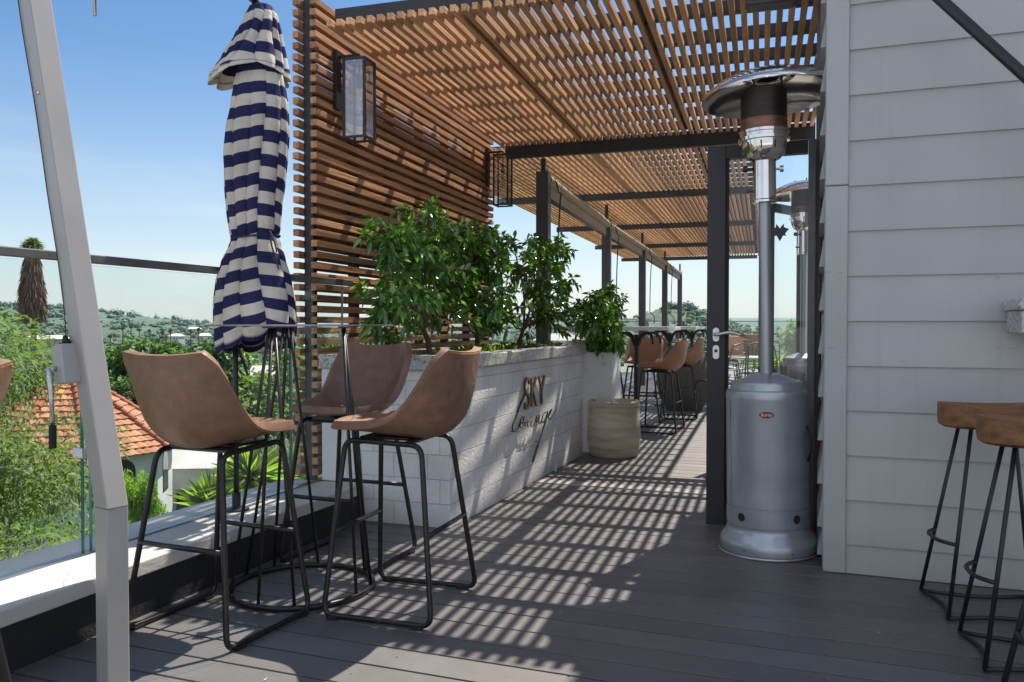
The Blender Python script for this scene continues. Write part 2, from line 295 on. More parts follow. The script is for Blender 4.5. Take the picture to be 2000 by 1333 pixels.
# ------------------------------------------------------------------ mesh builder
class MB:
    def __init__(s):
        s.v = []; s.f = []; s.mi = []
    def add(s, vs, fs, mi=0):
        o = len(s.v); s.v += [tuple(v) for v in vs]
        for f in fs: s.f.append(tuple(o + i for i in f)); s.mi.append(mi)
        return s
    def box(s, x0, x1, y0, y1, z0, z1, mi=0, M4=None):
        vs = [(x, y, z) for z in (z0, z1) for y in (y0, y1) for x in (x0, x1)]
        if M4 is not None: vs = [tuple(M4 @ Vector(v)) for v in vs]
        return s.add(vs, [(0, 2, 3, 1), (4, 5, 7, 6), (0, 1, 5, 4), (2, 6, 7, 3), (1, 3, 7, 5), (0, 4, 6, 2)], mi)
    def tube(s, path, r, n=8, closed=False, mi=0, cap=True, r2=None):
        P = [Vector(p) for p in path]; m = len(P)
        if m < 2: return s
        rings = []; prev = None
        for i, p in enumerate(P):
            if closed: t = (P[(i + 1) % m] - P[i - 1])
            else: t = (P[min(i + 1, m - 1)] - P[max(i - 1, 0)])
            t.normalize()
            if prev is None:
                a = Vector((0, 0, 1)) if abs(t.z) < .9 else Vector((1, 0, 0))
                u = t.cross(a).normalized()
            else:
                u = (prev - t * prev.dot(t))
                u = u.normalized() if u.length > 1e-6 else t.orthogonal().normalized()
            prev = u; w = t.cross(u)
            rr = r if r2 is None else r + (r2 - r) * i / (m - 1)
            rings.append([p + (u * math.cos(2 * math.pi * k / n) + w * math.sin(2 * math.pi * k / n)) * rr for k in range(n)])
        vs = [v for ring in rings for v in ring]; fs = []
        for i in range(m if closed else m - 1):
            a = i * n; b = ((i + 1) % m) * n
            for k in range(n): fs.append((a + k, a + (k + 1) % n, b + (k + 1) % n, b + k))
        if cap and not closed:
            fs.append(tuple(range(n))[::-1]); fs.append(tuple(range((m - 1) * n, m * n)))
        return s.add(vs, fs, mi)
    def lathe(s, prof, n=48, mi=0, cx=0, cy=0, a0=0, a1=2 * math.pi):
        full = abs(a1 - a0 - 2 * math.pi) < 1e-6
        k = n if full else n + 1; vs = []; fs = []
        for (r, z) in prof:
            for i in range(k):
                a = a0 + (a1 - a0) * i / n
                vs.append((cx + r * math.cos(a), cy + r * math.sin(a), z))
        for j in range(len(prof) - 1):
            for i in range(n):
                i2 = (i + 1) % k
                fs.append((j * k + i, j * k + i2, (j + 1) * k + i2, (j + 1) * k + i))
        return s.add(vs, fs, mi)
    def grid(s, P, mi=0, closeu=False):
        """P[j][i] points"""
        h = len(P); w = len(P[0]); fs = []
        for j in range(h - 1):
            for i in range(w if closeu else w - 1):
                fs.append((j * w + i, j * w + (i + 1) % w, (j + 1) * w + (i + 1) % w, (j + 1) * w + i))
        return s.add([p for row in P for p in row], fs, mi)
    def build(s, name, mats, parent=None, smooth=False, bevel=0, solid=0, sub=0, auto=None, loc=None):
        me = bpy.data.meshes.new(name); me.from_pydata(s.v, [], s.f)
        if not isinstance(mats, (list, tuple)): mats = [mats]
        for m in mats: me.materials.append(m)
        if any(s.mi): me.polygons.foreach_set('material_index', s.mi)
        if smooth: me.polygons.foreach_set('use_smooth', [True] * len(s.f))
        me.update()
        if auto and smooth: me.set_sharp_from_angle(angle=R(auto))
        o = bpy.data.objects.new(name, me); C.objects.link(o)
        if parent: o.parent = parent
        if loc: o.location = loc
        if solid:
            d = o.modifiers.new('s', 'SOLIDIFY'); d.thickness = solid; d.offset = 0
        if sub:
            d = o.modifiers.new('u', 'SUBSURF'); d.levels = d.render_levels = sub
        if bevel:
            d = o.modifiers.new('b', 'BEVEL'); d.width = bevel; d.segments = 2; d.limit_method = 'ANGLE'; d.angle_limit = R(50)
        return o

def rnd(path, rad, seg=5, closed=False):
    """round the corners of a polyline"""
    P = [Vector(p) for p in path]; out = []; m = len(P)
    for i in range(m):
        if not closed and i in (0, m - 1): out.append(P[i]); continue
        a, b, c = P[i - 1], P[i], P[(i + 1) % m]
        d1 = (a - b); d2 = (c - b); r = min(rad, d1.length * .49, d2.length * .49)
        p = b + d1.normalized() * r; q = b + d2.normalized() * r
        for k in range(seg + 1):
            t = k / seg
            out.append(p * (1 - t) ** 2 + b * 2 * t * (1 - t) + q * t * t)
    return out

def smoothpath(pts, sub=4):
    P = [Vector(p) for p in pts]; out = []
    for i in range(len(P) - 1):
        p0 = P[max(i - 1, 0)]; p1 = P[i]; p2 = P[i + 1]; p3 = P[min(i + 2, len(P) - 1)]
        for k in range(sub):
            t = k / sub
            out.append(.5 * ((2 * p1) + (p2 - p0) * t + (2 * p0 - 5 * p1 + 4 * p2 - p3) * t * t + (3 * p1 - p0 - 3 * p2 + p3) * t ** 3))
    out.append(P[-1]); return out

def tag(o, label=None, cat=None, group=None, kind=None):
    if label: o['label'] = label
    if cat: o['category'] = cat
    if group: o['group'] = group
    if kind: o['kind'] = kind
    return o

def empty(name, loc=(0, 0, 0), rz=0, label=None, cat=None, group=None):
    o = bpy.data.objects.new(name, None); C.objects.link(o); o.location = loc; o.rotation_euler = (0, 0, rz)
    o.empty_display_size = .1
    return tag(o, label, cat, group)

def kids(o): return [c for c in C.objects if c.parent == o]
def copy_tree(o, parent=None):
    c = o.copy(); C.objects.link(c)
    if parent: c.parent = parent
    for ch in kids(o): copy_tree(ch, c)
    return c

def leafmesh(name, pos, dirs, length, width, mats, parent=None, six=False, mi=None, rng=None, droop=.25, fold=.3, loc=None):
    """pos (n,3), dirs (n,3) unit; one small folded leaf each"""
    rng = rng or np.random.default_rng(1); n = len(pos)
    length = np.broadcast_to(np.asarray(length, float), (n,))[:, None]; width = np.broadcast_to(np.asarray(width, float), (n,))[:, None]
    ref = rng.normal(size=(n, 3)) * .45 + np.array([0, 0, 1.]); side = np.cross(dirs, ref)
    side /= np.linalg.norm(side, axis=1)[:, None] + 1e-9
    up = np.cross(side, dirs)
    dz = np.zeros((n, 3)); dz[:, 2] = 1
    if six:
        b = pos; t = pos + dirs * length - dz * length * droop
        a1 = pos + dirs * length * .33 + up * length * .04; a2 = pos + dirs * length * .68 - dz * length * droop * .4
        V = np.stack([b, a1 + side * width * .5 + up * width * fold * .5, a2 + side * width * .42 + up * width * fold * .4, t,
                      a2 - side * width * .42 + up * width * fold * .4, a1 - side * width * .5 + up * width * fold * .5], 1).reshape(-1, 3)
        F = np.array([[0, 1, 2, 3], [0, 3, 4, 5]]); k = 6
        faces = (F[None] + (np.arange(n) * k)[:, None, None]).reshape(-1, 4); per = 2; q = 4
    else:
        mid = pos + dirs * length * .45
        V = np.stack([pos, mid + side * width * .5, pos + dirs * length - dz * length * droop, mid - side * width * .5], 1).reshape(-1, 3)
        k = 4; faces = (np.arange(4)[None] + (np.arange(n) * 4)[:, None]); per = 1; q = 4
    me = bpy.data.meshes.new(name); nf = len(faces)
    me.vertices.add(len(V)); me.vertices.foreach_set('co', V.astype(np.float32).ravel())
    me.loops.add(nf * q); me.loops.foreach_set('vertex_index', faces.astype(np.int32).ravel())
    me.polygons.add(nf); me.polygons.foreach_set('loop_start', (np.arange(nf) * q).astype(np.int32))
    if not isinstance(mats, (list, tuple)): mats = [mats]
    for m in mats: me.materials.append(m)
    if mi is not None: me.polygons.foreach_set('material_index', np.repeat(mi, per).astype(np.int32))
    me.update(calc_edges=True)
    o = bpy.data.objects.new(name, me); C.objects.link(o)
    if parent: o.parent = parent
    if loc: o.location = loc
    return o

def unit(a): return a / (np.linalg.norm(a, axis=-1, keepdims=True) + 1e-9)

# ------------------------------------------------------------------ camera, light, sky
cam = bpy.data.cameras.new('camera'); cam.lens = 1590 / 2000 * 36; cam.sensor_width = 36; cam.clip_start = .05; cam.clip_end = 20000
co = bpy.data.objects.new('camera', cam); C.objects.link(co)
co.location = (0, 0, 1.10); co.rotation_euler = (R(90) - math.atan(30.5 / 1590), 0, R(20.5)); scene.camera = co

SUN = Vector((.48, 1.657, 2.8)).normalized()
w = bpy.data.worlds.new('World'); scene.world = w; w.use_nodes = True
nt = w.node_tree; bg = nt.nodes['Background']
sky = nt.nodes.new('ShaderNodeTexSky'); sky.sky_type = 'NISHITA'; sky.sun_disc = False
sky.sun_elevation = math.asin(SUN.z); sky.sun_rotation = math.atan2(SUN.x, SUN.y)
sky.air_density = 1.0; sky.dust_density = .6; sky.ozone_density = 1.0; sky.altitude = 600
def wn(k): return nt.nodes.new(k)
tcw = wn('ShaderNodeTexCoord'); spw = wn('ShaderNodeSeparateXYZ'); nt.links.new(tcw.outputs['Generated'], spw.inputs[0])
hz1 = wn('ShaderNodeMapRange'); hz1.inputs['From Min'].default_value = -.02; hz1.inputs['From Max'].default_value = .32; hz1.inputs['To Min'].default_value = 1; hz1.inputs['To Max'].default_value = 0
nt.links.new(spw.outputs['Z'], hz1.inputs['Value'])
hz2 = wn('ShaderNodeMath'); hz2.operation = 'POWER'; hz2.inputs[1].default_value = 1.6; nt.links.new(hz1.outputs[0], hz2.inputs[0])
hz3 = wn('ShaderNodeMath'); hz3.operation = 'MULTIPLY'; hz3.inputs[1].default_value = .86; nt.links.new(hz2.outputs[0], hz3.inputs[0])
cmap = wn('ShaderNodeMapping'); cmap.inputs['Scale'].default_value = (1, 1, 5); nt.links.new(tcw.outputs['Generated'], cmap.inputs[0])
cn = wn('ShaderNodeTexNoise'); cn.inputs['Scale'].default_value = 3.2; cn.inputs['Detail'].default_value = 9; cn.inputs['Roughness'].default_value = .6; nt.links.new(cmap.outputs[0], cn.inputs[0])
cr_ = wn('ShaderNodeValToRGB'); cr_.color_ramp.elements[0].position = .50; cr_.color_ramp.elements[1].position = .68; cr_.color_ramp.elements[0].color = (0, 0, 0, 1); cr_.color_ramp.elements[1].color = (.55, .55, .55, 1); nt.links.new(cn.outputs[0], cr_.inputs[0])
cm = wn('ShaderNodeMath'); cm.operation = 'MULTIPLY'; nt.links.new(cr_.outputs[0], cm.inputs[0]); nt.links.new(hz2.outputs[0], cm.inputs[1])
hsv = wn('ShaderNodeHueSaturation'); hsv.inputs['Saturation'].default_value = 1.22; hsv.inputs['Value'].default_value = 1.18; nt.links.new(sky.outputs[0], hsv.inputs['Color'])
mxa = wn('ShaderNodeMixRGB'); nt.links.new(hz3.outputs[0], mxa.inputs[0]); nt.links.new(hsv.outputs[0], mxa.inputs[1]); mxa.inputs[2].default_value = (6.3, 6.95, 7.6, 1)
mxb = wn('ShaderNodeMixRGB'); nt.links.new(cm.outputs[0], mxb.inputs[0]); nt.links.new(mxa.outputs[0], mxb.inputs[1]); mxb.inputs[2].default_value = (8.4, 8.4, 8.5, 1)
# bright cloud bank added over the unseen sky behind the viewpoint, for fill light
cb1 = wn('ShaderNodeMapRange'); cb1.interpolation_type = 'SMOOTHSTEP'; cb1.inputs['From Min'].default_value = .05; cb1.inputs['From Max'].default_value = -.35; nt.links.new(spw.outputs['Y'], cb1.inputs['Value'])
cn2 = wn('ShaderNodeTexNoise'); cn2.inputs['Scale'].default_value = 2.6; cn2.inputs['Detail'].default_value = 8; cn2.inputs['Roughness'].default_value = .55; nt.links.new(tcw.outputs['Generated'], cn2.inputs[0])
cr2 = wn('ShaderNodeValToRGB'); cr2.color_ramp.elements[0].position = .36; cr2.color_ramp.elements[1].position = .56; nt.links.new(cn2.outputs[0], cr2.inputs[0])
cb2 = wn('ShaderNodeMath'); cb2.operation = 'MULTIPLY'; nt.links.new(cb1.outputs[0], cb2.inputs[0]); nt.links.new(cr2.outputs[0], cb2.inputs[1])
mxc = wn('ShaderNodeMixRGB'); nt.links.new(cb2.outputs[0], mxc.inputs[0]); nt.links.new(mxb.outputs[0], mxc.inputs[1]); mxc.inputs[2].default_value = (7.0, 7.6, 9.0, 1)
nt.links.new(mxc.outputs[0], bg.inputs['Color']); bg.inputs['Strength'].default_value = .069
sun = bpy.data.lights.new('sun', 'SUN'); sun.energy = 5.0; sun.angle = R(.53); sun.color = (1, .93, .83)
so = bpy.data.objects.new('sun', sun); C.objects.link(so); so.rotation_euler = (-SUN).to_track_quat('-Z', 'Y').to_euler(); so.location = (2, 8, 14)
scene.view_settings.view_transform = 'Standard'; scene.view_settings.look = 'None'; scene.view_settings.exposure = 0
scene.cycles.film_exposure = 1.75
scene.cycles.max_bounces = 8; scene.cycles.transparent_max_bounces = 24
scene.cycles.sample_clamp_indirect = 6

# ------------------------------------------------------------------ deck
PITCH = .1495
mb = MB()
def boards(y0, y1, x0, x1):
    y = y0
    k = 0
    while y < y1 - .02:
        ye = min(y + PITCH - .010, y1)
        xa = x0
        rr = random.Random(int(y * 997))
        cuts = sorted(rr.uniform(x0, x1) for _ in range(1)) if (x1 - x0) > 4 else []
        for c in cuts + [x1]:
            mb.box(xa, c - .003, y, ye, -.024, 0); xa = c
        y += PITCH; k += 1
y_first = 2.593 + .003 - PITCH * 27
boards(y_first, 5.36, -2.385, 7.5)
boards(5.50, 23.9, -3.95, 6.0)
deck = mb.build('deck_floor', M['deck'], bevel=.0015); tag(deck, kind='structure')
mb = MB(); mb.box(-2.6, 7.6, -1.6, 6.55, -.30, -.03); mb.box(-4.0, 7.6, 6.552, 24.0, -.30, -.03); tag(mb.build('deck_base', M['gap']), kind='structure')
mb = MB(); mb.box(-1.84, .03, 5.372, 5.488, -.02, .006); tag(mb.build('deck_threshold', M['threshold'], bevel=.003), kind='structure')

# ------------------------------------------------------------------ low parapet wall with glass balustrade
t = empty('parapet_wall', (-2.6, 1, 0), label='low dark parapet wall with pale coping along the left deck edge', cat='wall')
mb = MB(); mb.box(.215, -.25, -3.4, 2.96, -.6, .158); mb.v = [(a, b, c) for a, b, c in mb.v]; mb.build('wall_face', M['darkpaint'], t)
mb = MB()
ys = [-3.4, -1.1, .62, 1.74, 2.955]
for a, b in zip(ys[:-1], ys[1:]):
    mb.box(-.27, .235, a, b - .004, .158, .215)
mb.build('coping', M['coping'], t, bevel=.006)
mb = MB(); mb.box(-.075, -.035, -3.4, 2.95, .2155, .221); mb.build('glass_channel', M['rail'], t)
b_ = empty('glass_balustrade', (-2.655, 1, .2), label='frameless glass balustrade with thin metal handrail on the parapet coping', cat='balustrade')
for a, b in ((-4.0, 1.355), (1.395, 2.685), (2.70, 3.20)):
    g = MB(); g.box(-.006, .006, a, b, .0215, 1.135); g.build('glass_panel', M['glass'], b_)
    for ya, yb in ((b, b + .004), (a - .003, a)):
        e = MB(); e.box(-.0065, .0065, ya, yb, .0215, 1.135); e.build('glass_edge', M['glassedge'] if b < 3 else M['glassedge_white'], b_)
mb = MB(); mb.box(-.018, .018, -4, .95, 1.137, 1.178); mb.box(-.013, .013, .95, 2.72, 1.142, 1.176); mb.box(-.018, .018, 2.72, 3.30, 1.138, 1.174)
mb.build('handrail', M['rail'], b_, bevel=.004)
mb = MB(); mb.box(-.02, .03, 1.33, 1.42, .39, .43); mb.box(.03, .05, 1.35, 1.375, .36, .45); mb.build('glass_clamp', M['alu'], b_, bevel=.003)

# ------------------------------------------------------------------ block planter
PX0, PX1, PY0, PY1 = -2.62, -1.845, 3.975, 6.64
t = empty('block_planter', (-2.2, 5.3, 0), label='long white painted block planter holding the row of citrus trees', cat='planter')
def rel(mb, l): mb.v = [(a - l[0], b - l[1], c - l[2]) for a, b, c in mb.v]; return mb
pl = (-2.2, 5.3, 0)
mb = MB(); mb.box(PX0, PX1, PY0, PY1, 0, .855)
o = rel(mb, pl).build('block_wall', M['block'], t, bevel=.006)
mb = MB(); mb.box(PX0 - .02, PX0 + .14, PY0 - .014, PY0 + .05, .216, .855); rel(mb, pl).build('end_pilaster', M['white'], t, bevel=.004)
mb = MB()
W_ = .13
mb.box(PX0 - .03, PX1 + .025, PY0 - .03, PY0 + W_, .857, .935)
mb.box(PX1 - W_, PX1 + .025, PY0 + W_ + .002, PY1 + .02, .857, .935)
mb.box(PX0 - .03, PX0 + W_, PY0 + W_ + .002, PY1 + .02, .857, .935)
mb.box(PX0 + W_ + .002, PX1 - W_ - .002, PY1 - .10, PY1 + .02, .857, .935)
rel(mb, pl).build('coping', M['granite'], t, bevel=.008)
mb = MB(); mb.box(PX0 + .1, PX1 - .1, PY0 + .1, PY1 - .08, .86, .895); rel(mb, pl).build('soil', M['soil'], t)

# sign on the planter
sg = empty('wall_sign', (-1.845, 5.3, .5), label='SKY lounge sign, bronze capitals over black script on the white planter wall', cat='sign')
ST = {'S': [(5.236, .70), (5.222, .733), (5.178, .737), (5.148, .71), (5.145, .679), (5.167, .65), (5.207, .63), (5.237, .607), (5.234, .573), (5.205, .546), (5.168, .544), (5.146, .575)],
      'K1': [(5.280, .737), (5.280, .544)], 'K2': [(5.372, .737), (5.288, .640)], 'K3': [(5.303, .655), (5.385, .543)],
      'Y1': [(5.436, .737), (5.502, .643)], 'Y2': [(5.564, .737), (5.502, .643)], 'Y3': [(5.500, .652), (5.500, .542)]}
def ribbon(mb, pts, wd, x0, x1):
    P = [Vector((p[0], p[1])) for p in pts]; vs = []
    for i, p in enumerate(P):
        d = (P[min(i + 1, len(P) - 1)] - P[max(i - 1, 0)]).normalized(); nn = Vector((-d.y, d.x)) * wd / 2
        for s_, x in ((1, x0), (1, x1), (-1, x1), (-1, x0)): q = p + nn * s_; vs.append((x, q.x, q.y))
    fs = [(0, 1, 2, 3), tuple(4 * (len(P) - 1) + k for k in (3, 2, 1, 0))]
    for i in range(len(P) - 1):
        for k in range(4): fs.append((4 * i + k, 4 * i + 4 + k, 4 * i + 4 + (k + 1) % 4, 4 * i + (k + 1) % 4))
    mb.add(vs, fs)
for L_, ks in (('S', ['S']), ('K', ['K1', 'K2', 'K3']), ('Y', ['Y1', 'Y2', 'Y3'])):
    mb = MB()
    for i, k in enumerate(ks):
        pts = [(a, b) for a, b in ST[k]]
        if k == 'S': pts = [(p.x, p.y) for p in smoothpath([(a, b, 0) for a, b in pts], 4)]
        ribbon(mb, pts, .021, .008 - i * .0005, .020 + i * .0005)
    mb.v = [(a, b - 5.3, c - .5) for a, b, c in mb.v]; mb.build('letter', M['letter'], sg)
SC = [[(4.962, .535), (5.038, .6), (5.116, .648), (5.112, .628), (5.045, .585), (4.955, .517), (4.887, .467), (4.876, .436), (4.914, .415), (4.969, .425), (5.01, .451),
       (5.038, .479), (5.095, .495), (5.088, .464), (5.045, .435), (5.02, .433), (5.034, .46), (5.109, .452), (5.131, .425), (5.182, .464), (5.16, .426), (5.197, .425), (5.257, .46), (5.235, .423), (5.273, .409), (5.326, .438),
       (5.365, .474), (5.350, .425), (5.421, .471), (5.405, .424), (5.429, .406), (5.477, .432)],
      [(5.577, .474), (5.518, .469), (5.477, .432), (5.494, .406), (5.56, .433), (5.611, .478), (5.585, .43), (5.502, .356), (5.405, .285), (5.319, .221), (5.273, .167), (5.296, .164), (5.374, .238), (5.47, .33), (5.55, .415)],
      [(5.56, .433), (5.619, .437), (5.688, .468), (5.697, .483), (5.645, .461), (5.628, .426), (5.68, .415), (5.795, .463)]]
mb = MB()
for s_ in SC:
    mb.tube(smoothpath([(.024, a - 5.3, b - .5) for a, b in s_], 5), .0042, 6)
for a, b in ((4.914, .415), (5.16, .426), (5.405, .424), (5.405, .285)):
    mb.tube([(0, a - 5.3, b - .5), (.024, a - 5.3, b - .5)], .003, 6)
mb.build('script_lettering', M['black'], sg, smooth=True)

rng = np.random.default_rng(71); n = 150
lx = np.where(rng.random(n) < .55, -1.80 + rng.exponential(.05, n), rng.uniform(-2.3, .9, n)); ly = np.where(lx < -1.6, rng.uniform(4.0, 6.6, n), rng.uniform(2.0, 5.2, n))
tag(leafmesh('leaf_litter', np.stack([lx, ly, np.full(n, .004)], 1), unit(np.stack([rng.normal(size=n), rng.normal(size=n), rng.uniform(0, .25, n)], 1)), rng.uniform(.006, .022, n), rng.uniform(.004, .012, n), [M['autumn'], M['coping']], rng=rng, mi=(rng.random(n) < .4).astype(int), droop=0), 'scattered dry leaf crumbs along the planter foot and deck', 'leaf litter', kind='stuff')

# ------------------------------------------------------------------ slatted screen (pergola axes)
SP = .0628
SX = -2.46
def rot_empty(name, x, y, z, **k):
    ct, s_ = math.cos(TH), math.sin(TH)
    return empty(name, (x * ct - y * s_, x * s_ + y * ct, z), TH, **k)
S0, S1 = 4.14, 7.36
t = rot_empty('slat_screen', SX, S0, 0, label='tall brown timber slat screen standing behind the white planter', cat='screen')
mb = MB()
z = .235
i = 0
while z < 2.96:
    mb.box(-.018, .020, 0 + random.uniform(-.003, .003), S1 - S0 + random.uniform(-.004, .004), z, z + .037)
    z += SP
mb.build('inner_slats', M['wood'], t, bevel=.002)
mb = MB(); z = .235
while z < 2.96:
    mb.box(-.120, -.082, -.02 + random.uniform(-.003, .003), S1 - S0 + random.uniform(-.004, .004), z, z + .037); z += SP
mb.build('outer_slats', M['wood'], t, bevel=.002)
for k in range(7):
    y = .03 + k * (S1 - S0 - .10) / 6
    mb = MB(); mb.box(-.0795, -.0205, y, y + .045, 0, 2.97 + (.03 if k == 0 else 0)); mb.build('post', M['steel'], t, bevel=.003)

# ------------------------------------------------------------------ front pergola roof
ZB = 2.80
RX0 = -2.38
Y0, Y1 = 4.155, 7.43
t = rot_empty('pergola_roof', RX0, Y0, ZB, label='front pergola roof of brown slats between the timber screen and the house', cat='pergola')
mb = MB()
def houseclip(x):   # first y' at which a slat clears the house wall
    return (x * math.cos(TH) - .020) / math.sin(TH)
x = RX0; k = 0
while x < .44:
    y0 = Y0 if houseclip(x + .036) < Y0 else houseclip(x + .036)
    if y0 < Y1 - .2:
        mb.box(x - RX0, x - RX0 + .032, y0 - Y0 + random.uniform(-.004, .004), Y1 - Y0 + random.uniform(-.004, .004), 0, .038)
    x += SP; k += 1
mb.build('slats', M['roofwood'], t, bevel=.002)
NJ = 8
for j in range(NJ):
    yj = .115 + j * (Y1 - Y0 - .18) / (NJ - 1)
    xe = min(2.78, (.02 + (Y0 + yj) * math.sin(TH)) / math.cos(TH) - RX0)
    mb = MB(); mb.box(-.01, xe, yj, yj + .05, .040, .112 if j else .145); mb.build('front_beam' if j == 0 else 'joist', M['steel'], t, bevel=.003)
for xs in (-1.60, -.655):
    mb = MB(); mb.box(xs - RX0 - .012, xs - RX0 + .045, .17, Y1 - Y0 - .07, .040, .07); mb.build('panel_seam', M['steel'], t)
mb = MB(); mb.box(.90, .955, .11, .165, .146, .30); mb.build('top_stub', M['steel'], t, bevel=.003)
mb = MB(); mb.box(.03, RX0 * -1 + .43, Y1 - Y0 + .012, Y1 - Y0 + .075, -.105, .037); mb.build('cross_beam', M['steel'], t, bevel=.003)

# ------------------------------------------------------------------ rear pergola
Q0, Q1 = 7.56, 20.6
t = rot_empty('pergola_roof', -3.3, Q0, ZB, label='long rear pergola roof of brown slats over the dining deck', cat='pergola')
mb = MB(); x = -3.34
while x < -.16:
    mb.box(x + 3.3, x + 3.3 + .033, 0, Q1 - Q0, 0, .03); x += SP
mb.build('slats', M['roofwood'], t)
mb = MB(); y = .16
while y < Q1 - Q0:
    mb.box(-.03, 3.2, y, y + .022, .032, .075); y += .31
mb.build('joists', M['steel'], t)
mb = MB(); mb.box(3.205, 3.235, 0, Q1 - Q0, -.02, .076); mb.build('edge_trim', M['wood'], t)
for xs in (-1.62, -.62):
    mb = MB(); mb.box(xs + 3.3, xs + 3.345, .01, Q1 - Q0, .077, .11); mb.build('panel_seam', M['steel'], t)
BY = (10.4, 13.7, 17.1, 20.5)
for yb in BY:
    mb = MB(); mb.box(-.10, 3.19, yb - Q0, yb - Q0 + .06, -.085, -.003); mb.build('cross_beam', M['steel_grey'], t, bevel=.003)
PST = [(-2.03, 7.66), (-2.10, 11.4), (-2.10, 15.0), (-2.13, 18.9), (-2.17, 22.9)]
ZP = 2.585
for i, (px, py) in enumerate(PST):
    o = rot_empty('steel_post', px, py, 0, label=['square charcoal steel post just beyond the citrus planter, nearest of its row',
        'charcoal steel post second from the planter, rising behind the white pot plant',
        'middle charcoal steel post of the row along the dining deck',
        'fourth charcoal steel post from the planter, in front of the rounded hill',
        'farthest and thinnest charcoal steel post at the end of the dining deck'][i], cat='post', group='steel posts carrying the roller blinds')
    mb = MB(); mb.box(-.06, .06, -.06, .06, 0, ZP); mb.build('shaft', M['steel_grey'], o, bevel=.004)
    mb = MB(); mb.box(-.02, .02, -.02, .02, ZP, 2.715 if i == 0 else 2.80); mb.build('stub', M['steel'], o)
for i in range(4):
    (xa, ya), (xb, yb) = PST[i], PST[i + 1]
    o = rot_empty('roller_blind', xa + .02, ya, 0, label=['rolled up beige blind between the nearest two steel posts', 'rolled up beige blind between the second and third steel posts',
        'rolled up beige blind between the third and fourth steel posts', 'rolled up beige blind between the last two steel posts'][i], cat='roller blind', group='rolled up blinds between the steel posts')
    o.rotation_euler = (0, 0, TH)
    Ld = yb - ya - .13; sh = (xb - xa) / (yb - ya)
    mb = MB(); mb.tube([(.0, .065, 2.52), (sh * Ld, .065 + Ld, 2.52)], .052, 14); mb.build('fabric_roll', M['blind'], o, smooth=True, auto=40)
    mb = MB(); mb.add([(-.008, .08, 2.50), (-.008 + sh * Ld, Ld, 2.50), (-.008 + sh * Ld, Ld, 2.36), (-.008, .08, 2.36)], [(0, 1, 2, 3)]); mb.build('fabric', M['blind'], o, solid=.004)
    mb = MB(); mb.tube([(-.008, .08, 2.345), (-.008 + sh * Ld, Ld, 2.345)], .018, 8); mb.build('bottom_bar', M['steel_grey'], o, smooth=True)
    mb = MB(); mb.tube(smoothpath([(.10, .02, 2.50), (.13, 0, 2.40), (.16, -.01, 2.36), (.15, -.01, 2.30), (.13, -.01, 1.9), (.12, 0, 1.42), (.125, -.01, 1.34), (.20, -.03, 1.26), (.20, -.03, 1.12)], 4), .008, 6)
    mb.build('crank_rod', M['black'], o, smooth=True)

# rear glass balustrade
bb = rot_empty('glass_balustrade', -2.35, 7.6, 0, label='long glass balustrade round the far edge of the dining deck', cat='balustrade')
for k in range(9):
    mb = MB(); mb.box(-.006, .006, k * 1.78, k * 1.78 + 1.76, .05, 1.20); mb.build('glass_panel', M['glass'], bb)
for k in range(4):
    mb = MB(); mb.box(.02 + k * 1.5, 1.49 + k * 1.5, 16.0, 16.012, .05, 1.20); mb.build('glass_panel', M['glass'], bb)
mb = MB(); mb.box(-.015, .015, 0, 16.03, 1.202, 1.225); mb.box(.016, 6.0, 15.99, 16.02, 1.202, 1.225); mb.build('handrail', M['rail'], bb)
mb = MB(); mb.box(-.03, .03, 0, 16.03, 0, .06); mb.box(.031, 6.0, 15.97, 16.04, 0, .06); mb.build('base_rail', M['alu'], bb)

# ------------------------------------------------------------------ timber clad house
hz = empty('clad_house', (.045, 3.89, 0), label='pale grey weatherboard house wall filling the right side', cat='house')
def lap(mb, axis, a0, a1, zs, off, flip=1):
    for z0, z1 in zip(zs[:-1], zs[1:]):
        if axis == 'x':
            y = off
            vs = [(a0, y - .014, z0), (a1, y - .014, z0), (a1, y - .003, z1 + .012), (a0, y - .003, z1 + .012), (a0, y, z0), (a1, y, z0), (a1, y, z1), (a0, y, z1)]
        else:
            x_ = off
            vs = [(x_ - .036, a1, z0), (x_ - .036, a0, z0), (x_ - .003, a0, z1 + .012), (x_ - .003, a1, z1 + .012), (x_, a1, z0), (x_, a0, z0), (x_, a0, z1), (x_, a1, z1)]
        mb.add(vs, [(0, 1, 2, 3), (0, 4, 5, 1), (3, 2, 6, 7), (0, 3, 7, 4), (1, 5, 6, 2)])
zs = [.004, .132] + [.132 + .1975 * k for k in range(1, 22)]
mb = MB(); lap(mb, 'x', .083, 4.6, zs, -.0); mb.build('siding', M['siding'], hz)
mb = MB(); lap(mb, 'y', .065, 3.3, [z + .05 for z in zs], .0); mb.build('side_siding', M['siding'], hz)
mb = MB()
mb.box(-.012, .082, -.027, .002, .003, 1.713); mb.box(-.012, .082, -.027, .002, 1.716, 4.4)
mb.box(-.014, .004, .004, .06, .003, 4.4); mb.build('corner_board', M['siding'], hz, bevel=.006)
mb = MB(); mb.box(.006, 4.6, .003, 3.3, 0, 4.42); mb.build('wall_core', M['siding'], hz)
# unseen white wall added behind the camera to bounce fill light
ew = empty('fill_bounce_wall', (2.0, -2.6, 0), label='white low wall added unseen behind the viewpoint to bounce fill light', cat='wall')
mb = MB(); mb.box(-4.3, 4.6, -.25, 0, -.3, 1.15); mb.build('wall_face', M['white'], ew)
mb = MB(); mb.box(-4.35, 4.65, -.30, .05, 1.152, 1.20); mb.build('capping', M['coping'], ew, bevel=.01)
